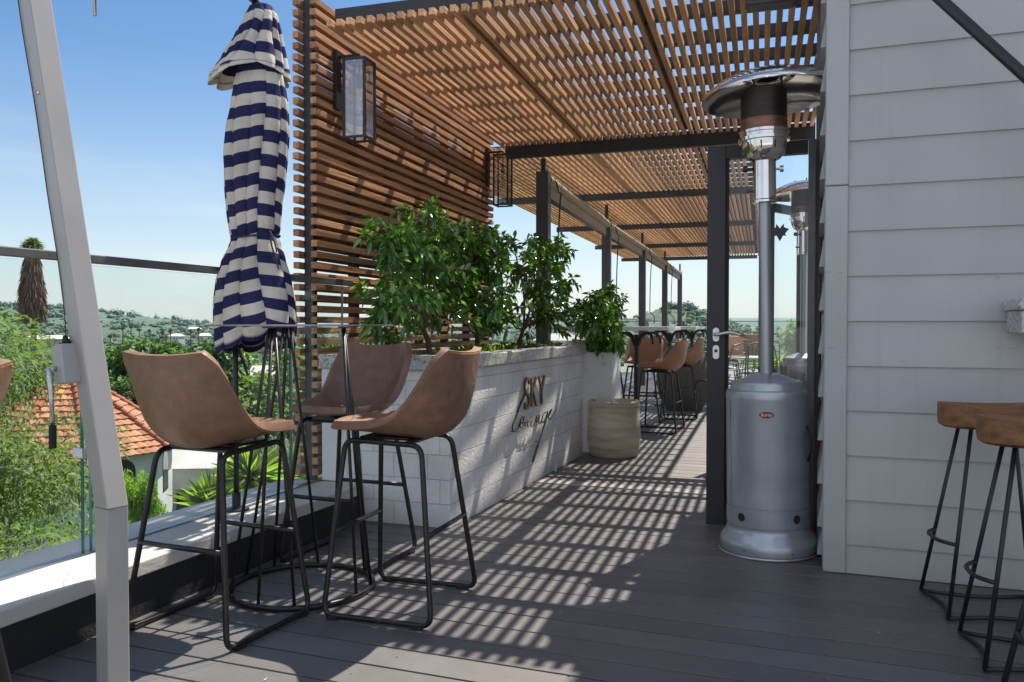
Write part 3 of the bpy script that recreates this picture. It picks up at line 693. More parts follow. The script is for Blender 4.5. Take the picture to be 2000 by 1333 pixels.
# awning arm on the house
aw = empty('awning_arm', (.44, 3.6, 2.376), label='black sloping awning arm crossing the siding at upper right', cat='awning')
mb = MB(); d_ = Vector((.29, 0, -.33)); d_.normalize()
mb.tube([tuple(-d_ * .55), tuple(d_ * 1.3)], .016, 12); mb.tube([tuple(-d_ * .55 + Vector((.016, .02, .018))), tuple(d_ * 1.3 + Vector((.016, .02, .018)))], .011, 8)
mb.build('arm_tube', M['black'], aw, smooth=True)
mb = MB(); mb.box(.85, 1.05, .0, .29, -1.05, -.85); mb.build('bracket', M['black'], aw, bevel=.01)
# granite shelf
gs = empty('stone_shelf', (.735, 3.6, 1.07), label='speckled granite bar shelf on the siding at the right edge', cat='shelf')
mb = MB(); mb.box(0, 1.7, 0, .274, 0, .088); mb.build('apron', M['granite'], gs, bevel=.004)
mb = MB(); mb.box(-.015, 1.7, -.015, .274, .089, .132); mb.build('slab', M['granite'], gs, bevel=.010)
# box fixture under the pergola, top right
fx = rot_empty('outdoor_speaker', -.06, 4.36, 2.72, label='dark grey box speaker hanging below the pergola beside the house, cut by the top edge', cat='speaker')
mb = MB(); mb.box(-.03, .22, -.05, .08, 0, .14); mb.build('case', M['steel_grey'], fx, bevel=.02)
mb = MB(); mb.box(.0, .20, -.056, -.0505, .018, .12); mb.build('grille', M['black'], fx, bevel=.004)

# ------------------------------------------------------------------ glazed door
dr = empty('glass_door', (-.56, 4.53, 0), label='glazed door in a black metal frame with steel lever handle', cat='door')
mb = MB()
mb.box(0, .098, 0, .055, .012, 2.07); mb.build('stile', M['steel'], dr, bevel=.003)
mb = MB(); mb.box(.515, .552, 0, .055, .012, 2.07); mb.build('stile', M['jamb'], dr, bevel=.003)
mb = MB(); mb.box(.099, .514, .002, .053, 2.0, 2.068); mb.build('top_rail', M['steel'], dr)
mb = MB(); mb.box(.099, .514, .002, .053, .014, .10); mb.build('bottom_rail', M['steel'], dr)
mb = MB(); mb.box(.0985, .112, .008, .047, .10, 2.0); mb.build('glazing_bead', M['rubber'], dr)
mb = MB(); mb.box(.112, .5145, .024, .032, .10, 2.0); mb.build('glass_pane', M['glassclear'], dr)
def plate(mb, cx, cz, wd, h, y):
    pts = []
    for k in range(24):
        a = 2 * math.pi * k / 24; pts.append((cx + wd / 2 * math.cos(a), cz + (h / 2 - wd / 2) * (1 if math.sin(a) >= 0 else -1) + wd / 2 * math.sin(a)))
    vs = [(p[0], y, p[1]) for p in pts] + [(p[0], y - .006, p[1]) for p in pts]
    mb.add(vs, [tuple(range(24)), tuple(range(47, 23, -1))] + [(k, 24 + k, 24 + (k + 1) % 24, (k + 1) % 24) for k in range(24)])
hd = MB(); plate(hd, .05, 1.05, .034, .075, -.0005); hp = hd.build('handle', M['alu'], dr)
hl = MB(); hl.tube(smoothpath([(.05, -.006, 1.05), (.05, -.045, 1.05), (.075, -.055, 1.053), (.13, -.055, 1.062), (.19, -.052, 1.048)], 5), .0095, 10); hl.build('lever', M['alu'], hp, smooth=True)
lk = MB(); plate(lk, .05, .955, .034, .075, -.0005); lp = lk.build('lock', M['alu'], dr)
lk = MB(); lk.lathe([(0, .0), (.009, 0), (.009, .003), (0, .003)], 16); lk.v = [(.05 + a, -.0068 - c, .962 + b) for a, b, c in lk.v]; lk.build('keyhole', M['black'], lp)
lf = MB()
ang = [(90, .30), (75, .55), (62, .95), (48, .62), (30, .70), (12, 1.0), (-8, .72), (-25, .62), (-40, .88), (-55, .60), (-72, .75), (-90, 1.15), (-108, .75), (-125, .60), (-140, .88), (-155, .62), (-172, .72), (-192, 1.0), (-210, .70), (-228, .62), (-242, .95), (-255, .55)]
lf.add([(.375 + .048 * r * math.cos(R(a)), .0225, 1.60 + .048 * r * math.sin(R(a))) for a, r in ang] + [(.375, .0225, 1.60)], [(k, (k + 1) % 22, 22) for k in range(22)])
lf.build('leaf_sticker', M['steel_grey'], dr)
# door surround
jb = empty('door_jamb', (-.03, 4.60, 0), label='grey painted door jamb against the side wall of the house', cat='door frame')
mb = MB(); mb.box(.022, .05, 0, .06, 0, 2.78); mb.build('jamb_post', M['jamb'], jb, bevel=.003)
mb = MB(); mb.box(.028, .055, .065, .16, 0, 2.78); mb.build('jamb_trim', M['siding'], jb, bevel=.003)
# folded back leaf behind the door
fd = empty('folded_door', (-.42, 7.2, 0), R(62), label='folded glass door panel with dark frame seen through the door glass', cat='door')
for a, b in ((0, .07), (.12, .17), (.62, .70)):
    mb = MB(); mb.box(a, b, 0, .05, .0, 2.15); mb.build('stile', M['steel'], fd, bevel=.003)
mb = MB(); mb.box(.17, .62, .0, .05, 2.08, 2.15); mb.box(.17, .62, .0, .05, .0, .09); mb.build('rail', M['steel'], fd)
mb = MB(); mb.box(.17, .62, .022, .028, .09, 2.08); mb.build('glass_pane', M['glassclear'], fd)

# ------------------------------------------------------------------ lanterns on the screen
def lantern():
    t = empty('wall_lantern')
    mb = MB(); mb.box(-.012, .012, -.03, .03, .11, .46); mb.build('mounting_plate', M['black'], t, bevel=.002)
    mb = MB(); mb.tube([(.01, 0, .42), (.145, 0, .42), (.145, 0, .395)], .010, 8); mb.tube([(.01, 0, .34), (.10, 0, .40)], .006, 6); mb.build('bracket', M['black'], t)
    f = MB(); W = .066; x0 = .145
    for sx in (-1, 1):
        for sy in (-1, 1): f.box(x0 + sx * W - .007, x0 + sx * W + .007, sy * W - .007, sy * W + .007, -.068, .376)
    for zz in (-.078, .376):
        for s_ in (-1, 1):
            f.box(x0 - W - .007, x0 + W + .007, s_ * W - .007, s_ * W + .007, zz, zz + .012)
            f.box(x0 + s_ * W - .007, x0 + s_ * W + .007, -W + .008, W - .008, zz + .0005, zz + .0115)
    f.box(x0 - .02, x0 + .02, -.02, .02, .376, .398); f.box(x0 - W, x0 + W, -.007, .007, .378, .386)
    fr = f.build('frame', M['black'], t)
    g = MB()
    for s_ in (-1, 1):
        g.add([(x0 - W, s_ * W, -.066), (x0 + W, s_ * W, -.066), (x0 + W, s_ * W, .374), (x0 - W, s_ * W, .374)], [(0, 1, 2, 3)])
        g.add([(x0 + s_ * W, -W, -.066), (x0 + s_ * W, W, -.066), (x0 + s_ * W, W, .374), (x0 + s_ * W, -W, .374)], [(0, 1, 2, 3)])
    g.build('glass_pane', M['lantern_glass'], t)
    b = MB(); b.lathe([(0.001, .075), (.012, .08), (.026, .10), (.033, .13), (.030, .16), (.018, .20), (.014, .225), (.014, .24)], 20, cx=x0); bo = b.build('bulb', M['bulb'], t, smooth=True)
    b = MB()
    for k in range(6):
        a = k * math.pi / 3; b.tube([(x0 + .008 * math.cos(a), .008 * math.sin(a), .22), (x0 + .016 * math.cos(a), .016 * math.sin(a), .11)], .0022, 5)
    b.build('filament', M['filament'], bo)
    b = MB(); b.lathe([(.001, .30), (.017, .30), (.017, .225), (.001, .225)], 16, cx=x0); b.tube([(x0, 0, .29), (x0, 0, .38)], .005, 6); b.build('socket', M['black'], t)
    return t
ct, s_ = math.cos(TH), math.sin(TH)
l1 = lantern(); tag(l1, 'large glass box lantern on the near end of the slat screen', 'lantern', 'black wall lanterns on the slat screen')
def pw(x, y): return (x * ct - y * s_, x * s_ + y * ct)
X_, Y_ = pw(SX + .034, 4.36); l1.location = (X_, Y_, 2.275); l1.rotation_euler = (0, 0, TH)
l2 = copy_tree(l1); l2['label'] = 'smaller looking glass lantern at the far end of the slat screen, above the citrus trees'
X_, Y_ = pw(SX + .034, 7.15); l2.location = (X_, Y_, 2.275)

# ------------------------------------------------------------------ patio heaters
def heater():
    t = empty('patio_heater')
    b = MB(); b.lathe([(.232, .0), (.236, .006), (.232, .012)], 64); b.lathe([(.228, .012), (.231, .05), (.222, .075), (.200, .10), (.196, .12)], 64)
    bs = b.build('base', M['silver'], t, smooth=True, auto=35)
    r_ = MB(); r_.lathe([(.2325, .0005), (.2350, .001), (.2350, .005), (.2325, .0065)], 64); r_.build('rust_ring', M['rust'], bs, smooth=True)
    b = MB(); b.lathe([(.196, .12), (.190, .126), (.190, .134), (.196, .140), (.196, .222), (.191, .224), (.191, .230), (.194, .232), (.193, .745), (.195, .755), (.190, .785), (.172, .79), (.170, .82), (.165, .827), (.12, .838), (.08, .856), (.045, .866), (.0, .867)], 64)
    cn = b.build('canister', M['silver'], t, smooth=True, auto=28)
    for a in (R(-128), R(-48)):
        h = MB(); h.lathe([(.0, 0), (.021, 0)], 20, a0=0, a1=2 * math.pi)
        h.v = [((.1965) * math.cos(a + v[0] / .197), (.1965) * math.sin(a + v[0] / .197), .185 + v[1]) for v in h.v]
        h.build('vent_hole', M['black'], cn)
    h = MB(); h.box(-.0006, .0006, -.0006, .0006, .235, .742, M4=Matrix.Rotation(R(-150), 4, 'Z') @ Matrix.Translation((.1935, 0, 0))); h.build('seam', M['black'], cn)
    for a in (R(-118), R(-62)):
        h = MB(); h.lathe([(0, 0), (.0035, 0), (.0035, .0015), (0, .0025)], 10); h.v = [(.2295 * math.cos(a) + q[0] * math.sin(a) * -1 + q[2] * math.cos(a), .2295 * math.sin(a) + q[0] * math.cos(a) + q[2] * math.sin(a), .035 + q[1]) for q in h.v]; h.build('screw', M['black'], bs)
    h = MB(); h.tube([(.197 * math.cos(R(-20) + .0), .197 * math.sin(R(-20)), .62), (.212 * math.cos(R(-20)), .212 * math.sin(R(-20)), .57), (.212 * math.cos(R(-20)), .212 * math.sin(R(-20)), .50), (.197 * math.cos(R(-20)), .197 * math.sin(R(-20)), .45)], .006, 6)
    h.build('door_grip', M['black'], cn, smooth=True)
    # badge
    a0 = R(-90)
    def cyl(u, v, r): a = a0 + u / .193; return (r * math.cos(a), r * math.sin(a), .680 + v)
    e = MB(); n = 40
    e.add([cyl(.034 * math.cos(2 * math.pi * k / n), .0155 * math.sin(2 * math.pi * k / n), .1955) for k in range(n)] + [cyl(0, 0, .197)], [(k, (k + 1) % n, n) for k in range(n)])
    bd = e.build('badge', M['red'], t)
    cu = bpy.data.curves.new('badge_text', 'FONT'); cu.body = 'Burny'; cu.size = .021; cu.align_x = 'CENTER'; cu.align_y = 'CENTER'; cu.extrude = .0003; cu.offset = .0005
    to = bpy.data.objects.new('tmp', cu); C.objects.link(to); dg = bpy.context.evaluated_depsgraph_get(); me = bpy.data.meshes.new_from_object(to.evaluated_get(dg))
    C.objects.unlink(to)
    for v in me.vertices: v.co = cyl(v.co.x, v.co.y, .1985 + v.co.z)
    me.materials.clear(); me.materials.append(M['cream']); tx = bpy.data.objects.new('badge_lettering', me); C.objects.link(tx); tx.parent = bd
    p = MB(); p.lathe([(.030, .86), (.030, 1.70)], 28); p.build('pole', M['steeltube'], t, smooth=True)
    p = MB(); p.lathe([(.030, 1.695), (.058, 1.70), (.058, 1.71), (.055, 1.715), (.055, 1.90), (.062, 1.905)], 32); p.build('control_housing', M['chrome'], t, smooth=True, auto=30)
    for (a, z, l, m_) in ((180, 1.87, .045, 'black'), (180, 1.76, .03, 'red'), (0, 1.86, .035, 'alu')):
        k = MB(); k.tube([(.05, 0, 0), (.055 + l * .5, 0, 0)], .006, 8); k.tube([(.055 + l * .5, 0, 0), (.055 + l, 0, 0)], .016 if m_ != 'red' else .008, 12)
        k.v = [((x * math.cos(R(a)) - y * math.sin(R(a))), (x * math.sin(R(a)) + y * math.cos(R(a))), z_ + z) for x, y, z_ in k.v]
        k.build('knob', M[m_], t, smooth=True, auto=40)
    p = MB(); p.lathe([(.062, 1.905), (.075, 1.91), (.100, 1.94), (.107, 1.975), (.108, 1.995), (.120, 1.997), (.121, 2.012), (.113, 2.015), (.113, 2.03), (.118, 2.032), (.118, 2.045), (.110, 2.047)], 48)
    bw = p.build('burner_bowl', M['chrome'], t, smooth=True, auto=30)
    for k in range(10):
        s2 = MB()
        a = 2 * math.pi * k / 10 + .2
        s2.tube([(.1035 * math.cos(a), .1035 * math.sin(a), 1.948), (.1095 * math.cos(a), .1095 * math.sin(a), 1.985)], .0035, 6); s2.build('vent_slot', M['black'], bw)
    p = MB(); p.lathe([(.110, 2.047), (.112, 2.055), (.109, 2.10)], 48, mi=1); p.lathe([(.109, 2.10), (.108, 2.235), (.110, 2.24), (.106, 2.245), (.03, 2.25), (0, 2.25)], 48); p.build('emitter_screen', [M['meshdark'], M['meshrust']], t, smooth=True, auto=35)
    for k in range(3):
        p = MB(); a = 2 * math.pi * k / 3 + R(-120); p.tube([(.085 * math.cos(a), .085 * math.sin(a), 2.24), (.085 * math.cos(a), .085 * math.sin(a), 2.335)], .005, 8); p.build('stay_rod', M['rust'], t)
    p = MB(); p.lathe([(.0, 2.345), (.05, 2.344), (.055, 2.338), (.12, 2.333), (.125, 2.338), (.20, 2.322), (.26, 2.295), (.305, 2.262), (.322, 2.242), (.326, 2.236), (.325, 2.244), (.307, 2.268), (.262, 2.302), (.2, 2.330), (.12, 2.345), (.0, 2.352)], 72)
    rf = p.build('reflector', M['chrome'], t, smooth=True, auto=50)
    return t
h1 = heater(); h1.location = (-.215, 4.175, 0); h1.rotation_euler = (0, R(-.9), R(3)); tag(h1, 'silver mushroom patio heater standing in front of the glazed door', 'patio heater', 'silver mushroom patio heaters')
for k in kids(h1):                 # the head leans a touch, as on the real one
    if k.name.startswith('reflector'): 
        k.rotation_euler = (R(-2.2), R(-2.0), 0); k.location = Vector((0, 0, 2.25)) - Matrix.Rotation(R(-2.2), 3, 'X') @ Matrix.Rotation(R(-2.0), 3, 'Y') @ Vector((0, 0, 2.25)) + Vector((.03, 0, -.03))
h2 = copy_tree(h1); h2.location = (-.10, 7.35, 0); h2.rotation_euler = (0, 0, R(40)); h2['label'] = 'second silver patio heater seen through the door glass, farther along the house'

# ------------------------------------------------------------------ leather bar stools
def shell_pts(nu=26, nv=15):
    ctr = [(.235, .722), (.20, .712), (.10, .702), (.0, .689), (-.09, .680), (-.17, .690), (-.232, .740), (-.262, .825), (-.274, .91), (-.282, 1.0)]
    edg = [(.215, .725), (.19, .722), (.10, .726), (.02, .735), (-.05, .758), (-.105, .805), (-.15, .865), (-.190, .925), (-.225, .975), (-.256, 1.014)]
    wid = [.150, .190, .205, .210, .212, .214, .214, .211, .203, .172]
    def interp(tab, u):
        x = u * (len(tab) - 1); i = min(int(x), len(tab) - 2); f = x - i
        if isinstance(tab[0], tuple):
            p0 = tab[max(i - 1, 0)]; p1 = tab[i]; p2 = tab[i + 1]; p3 = tab[min(i + 2, len(tab) - 1)]
            return tuple(.5 * (2 * b + (c - a) * f + (2 * a - 5 * b + 4 * c - d) * f * f + (3 * b - a - 3 * c + d) * f ** 3) for a, b, c, d in zip(p0, p1, p2, p3))
        return tab[i] * (1 - f) + tab[i + 1] * f
    G = []
    for j in range(nu):
        u = j / (nu - 1); c = interp(ctr, u); e = interp(edg, u); w_ = interp(wid, u); row = []
        for i in range(nv):
            v = -1 + 2 * i / (nv - 1); s = abs(v) ** 2.3
            row.append((v * w_, c[0] + (e[0] - c[0]) * s, c[1] + (e[1] - c[1]) * s))
        G.append(row)
    return G
def stool(leather, stitches=True, label=None):
    t = empty('bar_stool')
    G = shell_pts(); mb = MB(); mb.grid(G)
    sh = mb.build('seat_shell', leather, t, smooth=True, solid=.032)
    sh.modifiers[0].offset = -1 if False else 0
    d = sh.modifiers.new('b', 'BEVEL'); d.width = .013; d.segments = 4; d.limit_method = 'ANGLE'; d.angle_limit = R(50)
    if stitches:
        H_, W_n = len(G), len(G[0])
        ed = [(j, 0) for j in range(H_)] + [(H_ - 1, i) for i in range(1, W_n)] + [(j, W_n - 1) for j in range(H_ - 2, -1, -1)] + [(0, i) for i in range(W_n - 2, 0, -1)]
        P = [Vector(G[j][i]) for j, i in ed]; n = len(P)
        inn = [Vector(G[min(max(j, 1), H_ - 2)][min(max(i, 1), W_n - 2)]) - Vector(G[j][i]) for j, i in ed]
        st = MB(); dist = [0]
        for i in range(n): dist.append(dist[-1] + (P[(i + 1) % n] - P[i]).length)
        def atd(s):
            for i in range(n):
                if dist[i + 1] >= s:
                    f = (s - dist[i]) / (dist[i + 1] - dist[i] + 1e-9)
                    return P[i].lerp(P[(i + 1) % n], f), (P[(i + 1) % n] - P[i]).normalized(), inn[i].lerp(inn[(i + 1) % n], f)
            return P[0], (P[1] - P[0]).normalized(), inn[0]
        s = 0; sgn = 1
        while s < dist[-1] - .01:
            p, d_, v_ = atd(s); q = atd(min(s + .006, dist[-1] - .001))[0]
            v_ = (v_ - d_ * v_.dot(d_)).normalized(); nn = d_.cross(v_).normalized()
            for side in (-1, 1):     # a row of short stitches on each face, just inside the rim
                a = p + v_ * (.004 if side > 0 else .010) + nn * (.0164 * side); b = q + v_ * (.010 if side > 0 else .004) + nn * (.0164 * side)
                st.tube([tuple(a), tuple(b)], .0012, 4, cap=False)
            s += .0105
        # horizontal seam round the outside of the bucket
        j = 12
        row = [Vector(p) for p in G[13]]
        for i in range(len(row) - 1):
            for kk in range(3):
                a = row[i].lerp(row[i + 1], kk / 3); b = row[i].lerp(row[i + 1], (kk + .55) / 3)
                off = Vector((0, -.0135, -.006))
                st.tube([tuple(a + off), tuple(b + off + Vector((0, 0, .006)))], .0013, 4, cap=False)
        st.build('stitching', M['stitch'], sh)
    for sx in (-1, 1):
        f = MB()
        pth = [(sx * .150, .165, .664), (sx * .235, .215, .013), (sx * .235, -.225, .013), (sx * .150, -.150, .652)]
        f.tube(rnd(pth, .045, 6, closed=True), .0105, 10, closed=True)
        lg = f.build('leg_frame', M['leg'], t, smooth=True)
        for yy in (.15, -.19): f = MB(); f.box(sx * .235 - .014, sx * .235 + .014, yy, yy + .045, 0, .012); f.build('foot_pad', M['rubber'], lg)
    f = MB()
    for yy in (.1, -.09): f.tube([(-.15, yy, .658), (.15, yy, .658)], .0105, 8)
    f.box(-.12, .12, -.08, .12, .664, .674); f.build('seat_frame', M['leg'], t, smooth=True, auto=30)
    zf = .315; k = (zf - .013) / (.672 - .013); xf = .235 + (.150 - .235) * k
    f = MB(); f.tube([(-xf, .215 - .05 * k, zf), (xf, .215 - .05 * k, zf)], .0095, 10); f.build('footrest', M['leg'], t, smooth=True)
    f = MB(); f.tube([(-xf, -.225 + .075 * k, zf + .01), (xf, -.225 + .075 * k, zf + .01)], .0095, 10); f.build('crossbar', M['leg'], t, smooth=True)
    return t
GS = 'leather bar stools round the glass bar table'
s1 = stool(M['leather']); s1.location = (-2.06, 2.43, 0); s1.rotation_euler = (0, 0, R(-3)); tag(s1, 'tan brown leather bar stool with its back to the camera beside the parasol mast', 'bar stool', GS)
s3 = stool(M['leather_suede']); s3.location = (-1.53, 2.85, 0); s3.rotation_euler = (0, 0, R(93)); tag(s3, 'brown leather bar stool turned side on in front of the white planter corner', 'bar stool', GS)
s2 = stool(M['leather_dark']); s2.location = (-2.07, 3.33, 0); s2.rotation_euler = (0, 0, R(178)); tag(s2, 'plum brown leather bar stool facing the camera behind the glass table', 'bar stool', GS)
s4 = copy_tree(s1); s4.location = (-2.145, 1.27, 0); s4.rotation_euler = (0, 0, R(98)); tag(s4, 'brown leather bar stool cut off by the left edge of the photo', 'bar stool', GS)

# far dining stools
tan = stool(M['leather_tan'], False)
GF = 'tan leather bar stools on the dining deck'
far = [(-1.52, 8.45, 88, 'tan bar stool nearest the round stone pot, turned side on at the first dining table'),
       (-1.88, 9.35, 182, 'tan bar stool facing the camera behind the first dining table'),
       (-2.12, 8.30, -20, 'tan bar stool half hidden behind the white box planter'),
       (-1.52, 9.75, 96, 'tan bar stool side on beside the woven pot, second along the deck'),
       (-1.45, 12.1, 85, 'tan bar stool side on at the second dining table'),
       (-1.98, 12.1, -60, 'tan bar stool on the glass side of the second dining table'),
       (-1.15, 11.4, 10, 'tan bar stool with its back to the camera left of the door frame'),
       (-1.50, 14.6, 90, 'tan bar stool at the third dining table'),
       (-1.0, 14.2, 10, 'distant tan bar stool partly behind the door stile')]
for i, (x, y, a, lb) in enumerate(far):
    o = tan if i == 0 else copy_tree(tan)
    o.location = (x, y, 0); o.rotation_euler = (0, 0, R(a)); o.scale = (.96, .96, .95); tag(o, lb, 'bar stool', GF)

# ------------------------------------------------------------------ glass bar table
t = empty('bar_table', (-2.01, 2.87, 0), label='round glass topped bar table on thin black hairpin rods', cat='table')
mb = MB(); mb.lathe([(0, 1.096), (.378, 1.096), (.380, 1.099), (.378, 1.104), (0, 1.104)], 96); mb.build('glass_top', M['glassclear'], t, smooth=True, auto=30)
mb = MB(); mb.lathe([(.3805, 1.0965), (.3815, 1.10), (.3805, 1.1035)], 96); mb.build('top_edge', M['rail'], t, smooth=True)
mb = MB(); mb.tube([(.29 * math.cos(2 * math.pi * k / 72), .29 * math.sin(2 * math.pi * k / 72), .013) for k in range(72)], .0115, 10, closed=True); mb.build('base_ring', M['leg'], t, smooth=True)
for k in range(3):
    a = R(25 + 120 * k)
    for da in (-34, 34, 5 if k else -8):
        b = a + R(da); mb = MB()
        ex_ = .014 * (1 if da > 10 else (-1 if da < -10 else 0))
        mb.tube([(.175 * math.cos(a) - ex_ * math.sin(a), .175 * math.sin(a) + ex_ * math.cos(a), 1.094), (.29 * math.cos(b), .29 * math.sin(b), .018)], .0068, 8)
        mb.build('leg', M['leg'], t, smooth=True)
    mb = MB(); mb.box(-.035, .035, -.02, .02, 1.089, 1.0955, M4=Matrix.Translation((.175 * math.cos(a), .175 * math.sin(a), 0)) @ Matrix.Rotation(a + math.pi / 2, 4, 'Z')); mb.build('top_pad', M['black'], t)

# far tables
def ftable(x, y, lb):
    t = empty('dining_table', (x, y, 0), label=lb, cat='table', group='high white topped dining tables')
    mb = MB(); mb.box(-.42, .42, -.42, .42, 1.045, 1.085); mb.build('tabletop', M['tabletop'], t, bevel=.006)
    mb = MB(); mb.lathe([(0, 0), (.24, 0), (.24, .015), (.03, .03), (.03, 1.0)], 24); mb.build('pedestal', M['black'], t, smooth=True, auto=40)
    for k in range(4):
        a = k * math.pi / 2 + .785; mb = MB()
        mb.tube(smoothpath([(.03 * math.cos(a), .03 * math.sin(a), .88), (.07 * math.cos(a), .07 * math.sin(a), .97), (.17 * math.cos(a), .17 * math.sin(a), 1.02), (.29 * math.cos(a), .29 * math.sin(a), .99), (.32 * math.cos(a), .32 * math.sin(a), .90)], 4), .014, 8)
        mb.build('scroll_bracket', M['black'], t, smooth=True)
ftable(-1.86, 8.9, 'white topped high table nearest the citrus planter, among tan stools')
ftable(-1.90, 11.3, 'white topped high table in the middle of the dining deck')
ftable(-1.95, 13.8, 'white topped high table farthest down the dining deck')

# woven pot
t = empty('woven_pot', (-1.62, 10.75, 0), label='dark grey woven egg shaped pot behind the tan stools', cat='pot')
mb = MB(); prof = []
for k in range(46):
    u = k / 45; r = .16 + .19 * math.sin(math.pi * (u * .86 + .08)) ** .8; prof.append((r + (.006 if k % 2 else 0), u * .82))
mb.lathe(prof, 40); mb.build('woven_body', M['wicker'], t, smooth=True)
mb = MB(); mb.lathe([(.21, .82), (.19, .80), (.17, .5)], 40); mb.build('rim', M['wicker'], t, smooth=True)

# ------------------------------------------------------------------ pots near the planter
t = empty('stone_pot', (-1.60, 6.74, 0), label='round beige stone pot on the deck beside the white box planter', cat='pot')
mb = MB(); mb.lathe([(0, 0), (.185, 0), (.203, .012), (.212, .05), (.222, .12), (.224, .20), (.219, .30), (.213, .38), (.212, .43), (.216, .452), (.212, .465), (.200, .466), (.196, .45), (.190, .36)], 64)
mb.build('body', M['pot'], t, smooth=True, auto=45)
mb = MB(); mb.lathe([(0, .362), (.191, .36)], 32); mb.build('soil', M['soil'], t)
t = empty('box_planter', (-1.79, 6.98, 0), R(0), label='tall square white planter at the far end of the block planter', cat='planter')
mb = MB(); mb.box(-.155, .155, -.155, .155, 0, .84); mb.box(-.155, -.13, -.155, .155, .84, .866); mb.box(.13, .155, -.155, .155, .84, .866); mb.box(-.1295, .1295, -.155, -.13, .84, .866); mb.box(-.1295, .1295, .13, .155, .84, .866)
mb.build('body', M['white'], t)
mb = MB(); mb.box(.06, .11, -.158, -.1555, .765, .772); mb.box(.075, .081, -.158, -.1555, .745, .79); mb.box(.089, .095, -.158, -.1555, .75, .785); mb.build('mark', M['coping'], t)
mb = MB(); mb.box(-.128, .128, -.128, .128, .841, .855); mb.build('soil', M['soil'], t)

# ------------------------------------------------------------------ citrus trees
def citrus(name, base, blobs, ntip, label, seed, leafm='citrus', ll=.080, group='citrus trees in the block planter', stems=1):
    rng = np.random.default_rng(seed); bx, by, bz = base
    t = empty(name, base, label=label, cat='tree' if stems == 1 else 'shrub', group=group)
    B = np.array(blobs, float); B[:, 0] -= bx; B[:, 1] -= by; B[:, 2] -= bz
    wts = B[:, 3] ** 2; wts /= wts.sum()
    # main limbs
    mb = MB(); c0 = np.array([0, 0, 0.]); fork = np.array([B[:, 0].mean() * .3, B[:, 1].mean() * .5, max(.16, (B[:, 2].min()) * .6)])
    jit = lambda s: rng.normal(size=3) * s
    mb.tube(smoothpath([c0 - [0, 0, .02], c0 + (fork) * .5 + jit(.018), fork], 4), .021, 8, r2=.014)
    limbs = []
    for b in B:
        e = b[:3] + jit(.02); m1 = fork + (e - fork) * .5 + jit(.04) + np.array([0, 0, -.03])
        P = smoothpath([fork, m1, e], 5); limbs += P; mb.tube(P, .011, 6, r2=.004)
    LP = np.array([tuple(p) for p in limbs])
    idx = rng.choice(len(B), ntip, p=wts); dirs = unit(rng.normal(size=(ntip, 3)))
    rad = B[idx, 3] * 1.2 * (rng.uniform(.15, 1.0, ntip) ** .6) * np.where(rng.random(ntip) < .14, 1.32, 1.0)
    tips = B[idx, :3] + dirs * rad[:, None] * np.array([1.0, 1.0, .95])
    pos = []; dd = []
    for tp in tips:
        q = LP[np.argmin(((LP - tp) ** 2).sum(1))]; v = tp - q; ln = np.linalg.norm(v) + 1e-6; v = v / ln
        mb.tube([q, q + (tp - q) * .5 + jit(.01), tp], .0035, 4, r2=.0018, cap=False)
        n = rng.integers(7, 12); sp = rng.uniform(.04, .11)
        for k in range(n):
            s = k / n; a = k * 2.4 + rng.uniform(0, 1)
            u1 = np.cross(v, [0.2, .1, 1]); u1 /= np.linalg.norm(u1) + 1e-9; u2 = np.cross(v, u1)
            rd = u1 * math.cos(a) + u2 * math.sin(a); di = unit(v * (.25 + .5 * s) + rd * (1.0 - .25 * s) + jit(.30) + np.array([0, 0, -.12]))
            pos.append(tp - v * sp * (1 - s)); dd.append(di)
    pos = np.array(pos); dd = np.array(dd)
    mb.build('trunk', M['bark'], t, smooth=True)
    L_ = rng.uniform(.62, 1.12, len(pos)) * ll
    mi = (rng.random(len(pos)) < .10).astype(int)
    leafmesh('crown', pos, dd, L_, L_ * .38, [M[leafm], M['citrus2']], t, six=True, mi=mi, rng=rng, droop=.27)
    if stems == 1:
        fr = MB()
        for k in range(5):
            p = tips[rng.integers(len(tips))] + np.array([.0, 0, -.04])
            fr.lathe([(0, -.022), (.012, -.018), (.019, 0), (.013, .016), (0, .022)], 10)
            n_ = 50; fr.v[-n_:] = [(a + p[0], b + p[1], c + p[2]) for a, b, c in fr.v[-n_:]]
        fr.build('fruit', M['ground_leaf'], t, smooth=True)
    return t
citrus('citrus_tree', (-2.22, 4.50, .88), [(-2.08, 3.74, 1.525, .13), (-2.12, 3.84, 1.21, .19), (-2.2, 4.15, 1.60, .12), (-2.25, 4.495, 1.621, .215), (-2.25, 4.62, 1.85, .08), (-2.28, 4.712, 1.316, .235), (-2.1, 4.229, 1.386, .17)], 225,
       'leafy citrus tree at the near end of the planter, leftmost of three', 11)
citrus('citrus_tree', (-2.2, 5.17, .88), [(-2.2, 5.179, 1.56, .23), (-2.15, 5.133, 1.261, .20), (-2.25, 4.92, 1.70, .14), (-2.25, 5.40, 1.66, .165), (-2.15, 5.364, 1.122, .12)], 150,
       'middle citrus tree of the planter with a straight brown trunk', 12)
citrus('citrus_tree', (-2.2, 5.92, .88), [(-2.15, 6.223, 1.538, .27), (-2.15, 6.65, 1.76, .19), (-2.1, 6.45, 1.212, .22), (-2.15, 7.05, 1.439, .15), (-2.2, 5.862, 1.72, .14), (-2.2, 5.642, 1.237, .16)], 195,
       'citrus tree with a leaning forked trunk at the far end of the planter', 13)
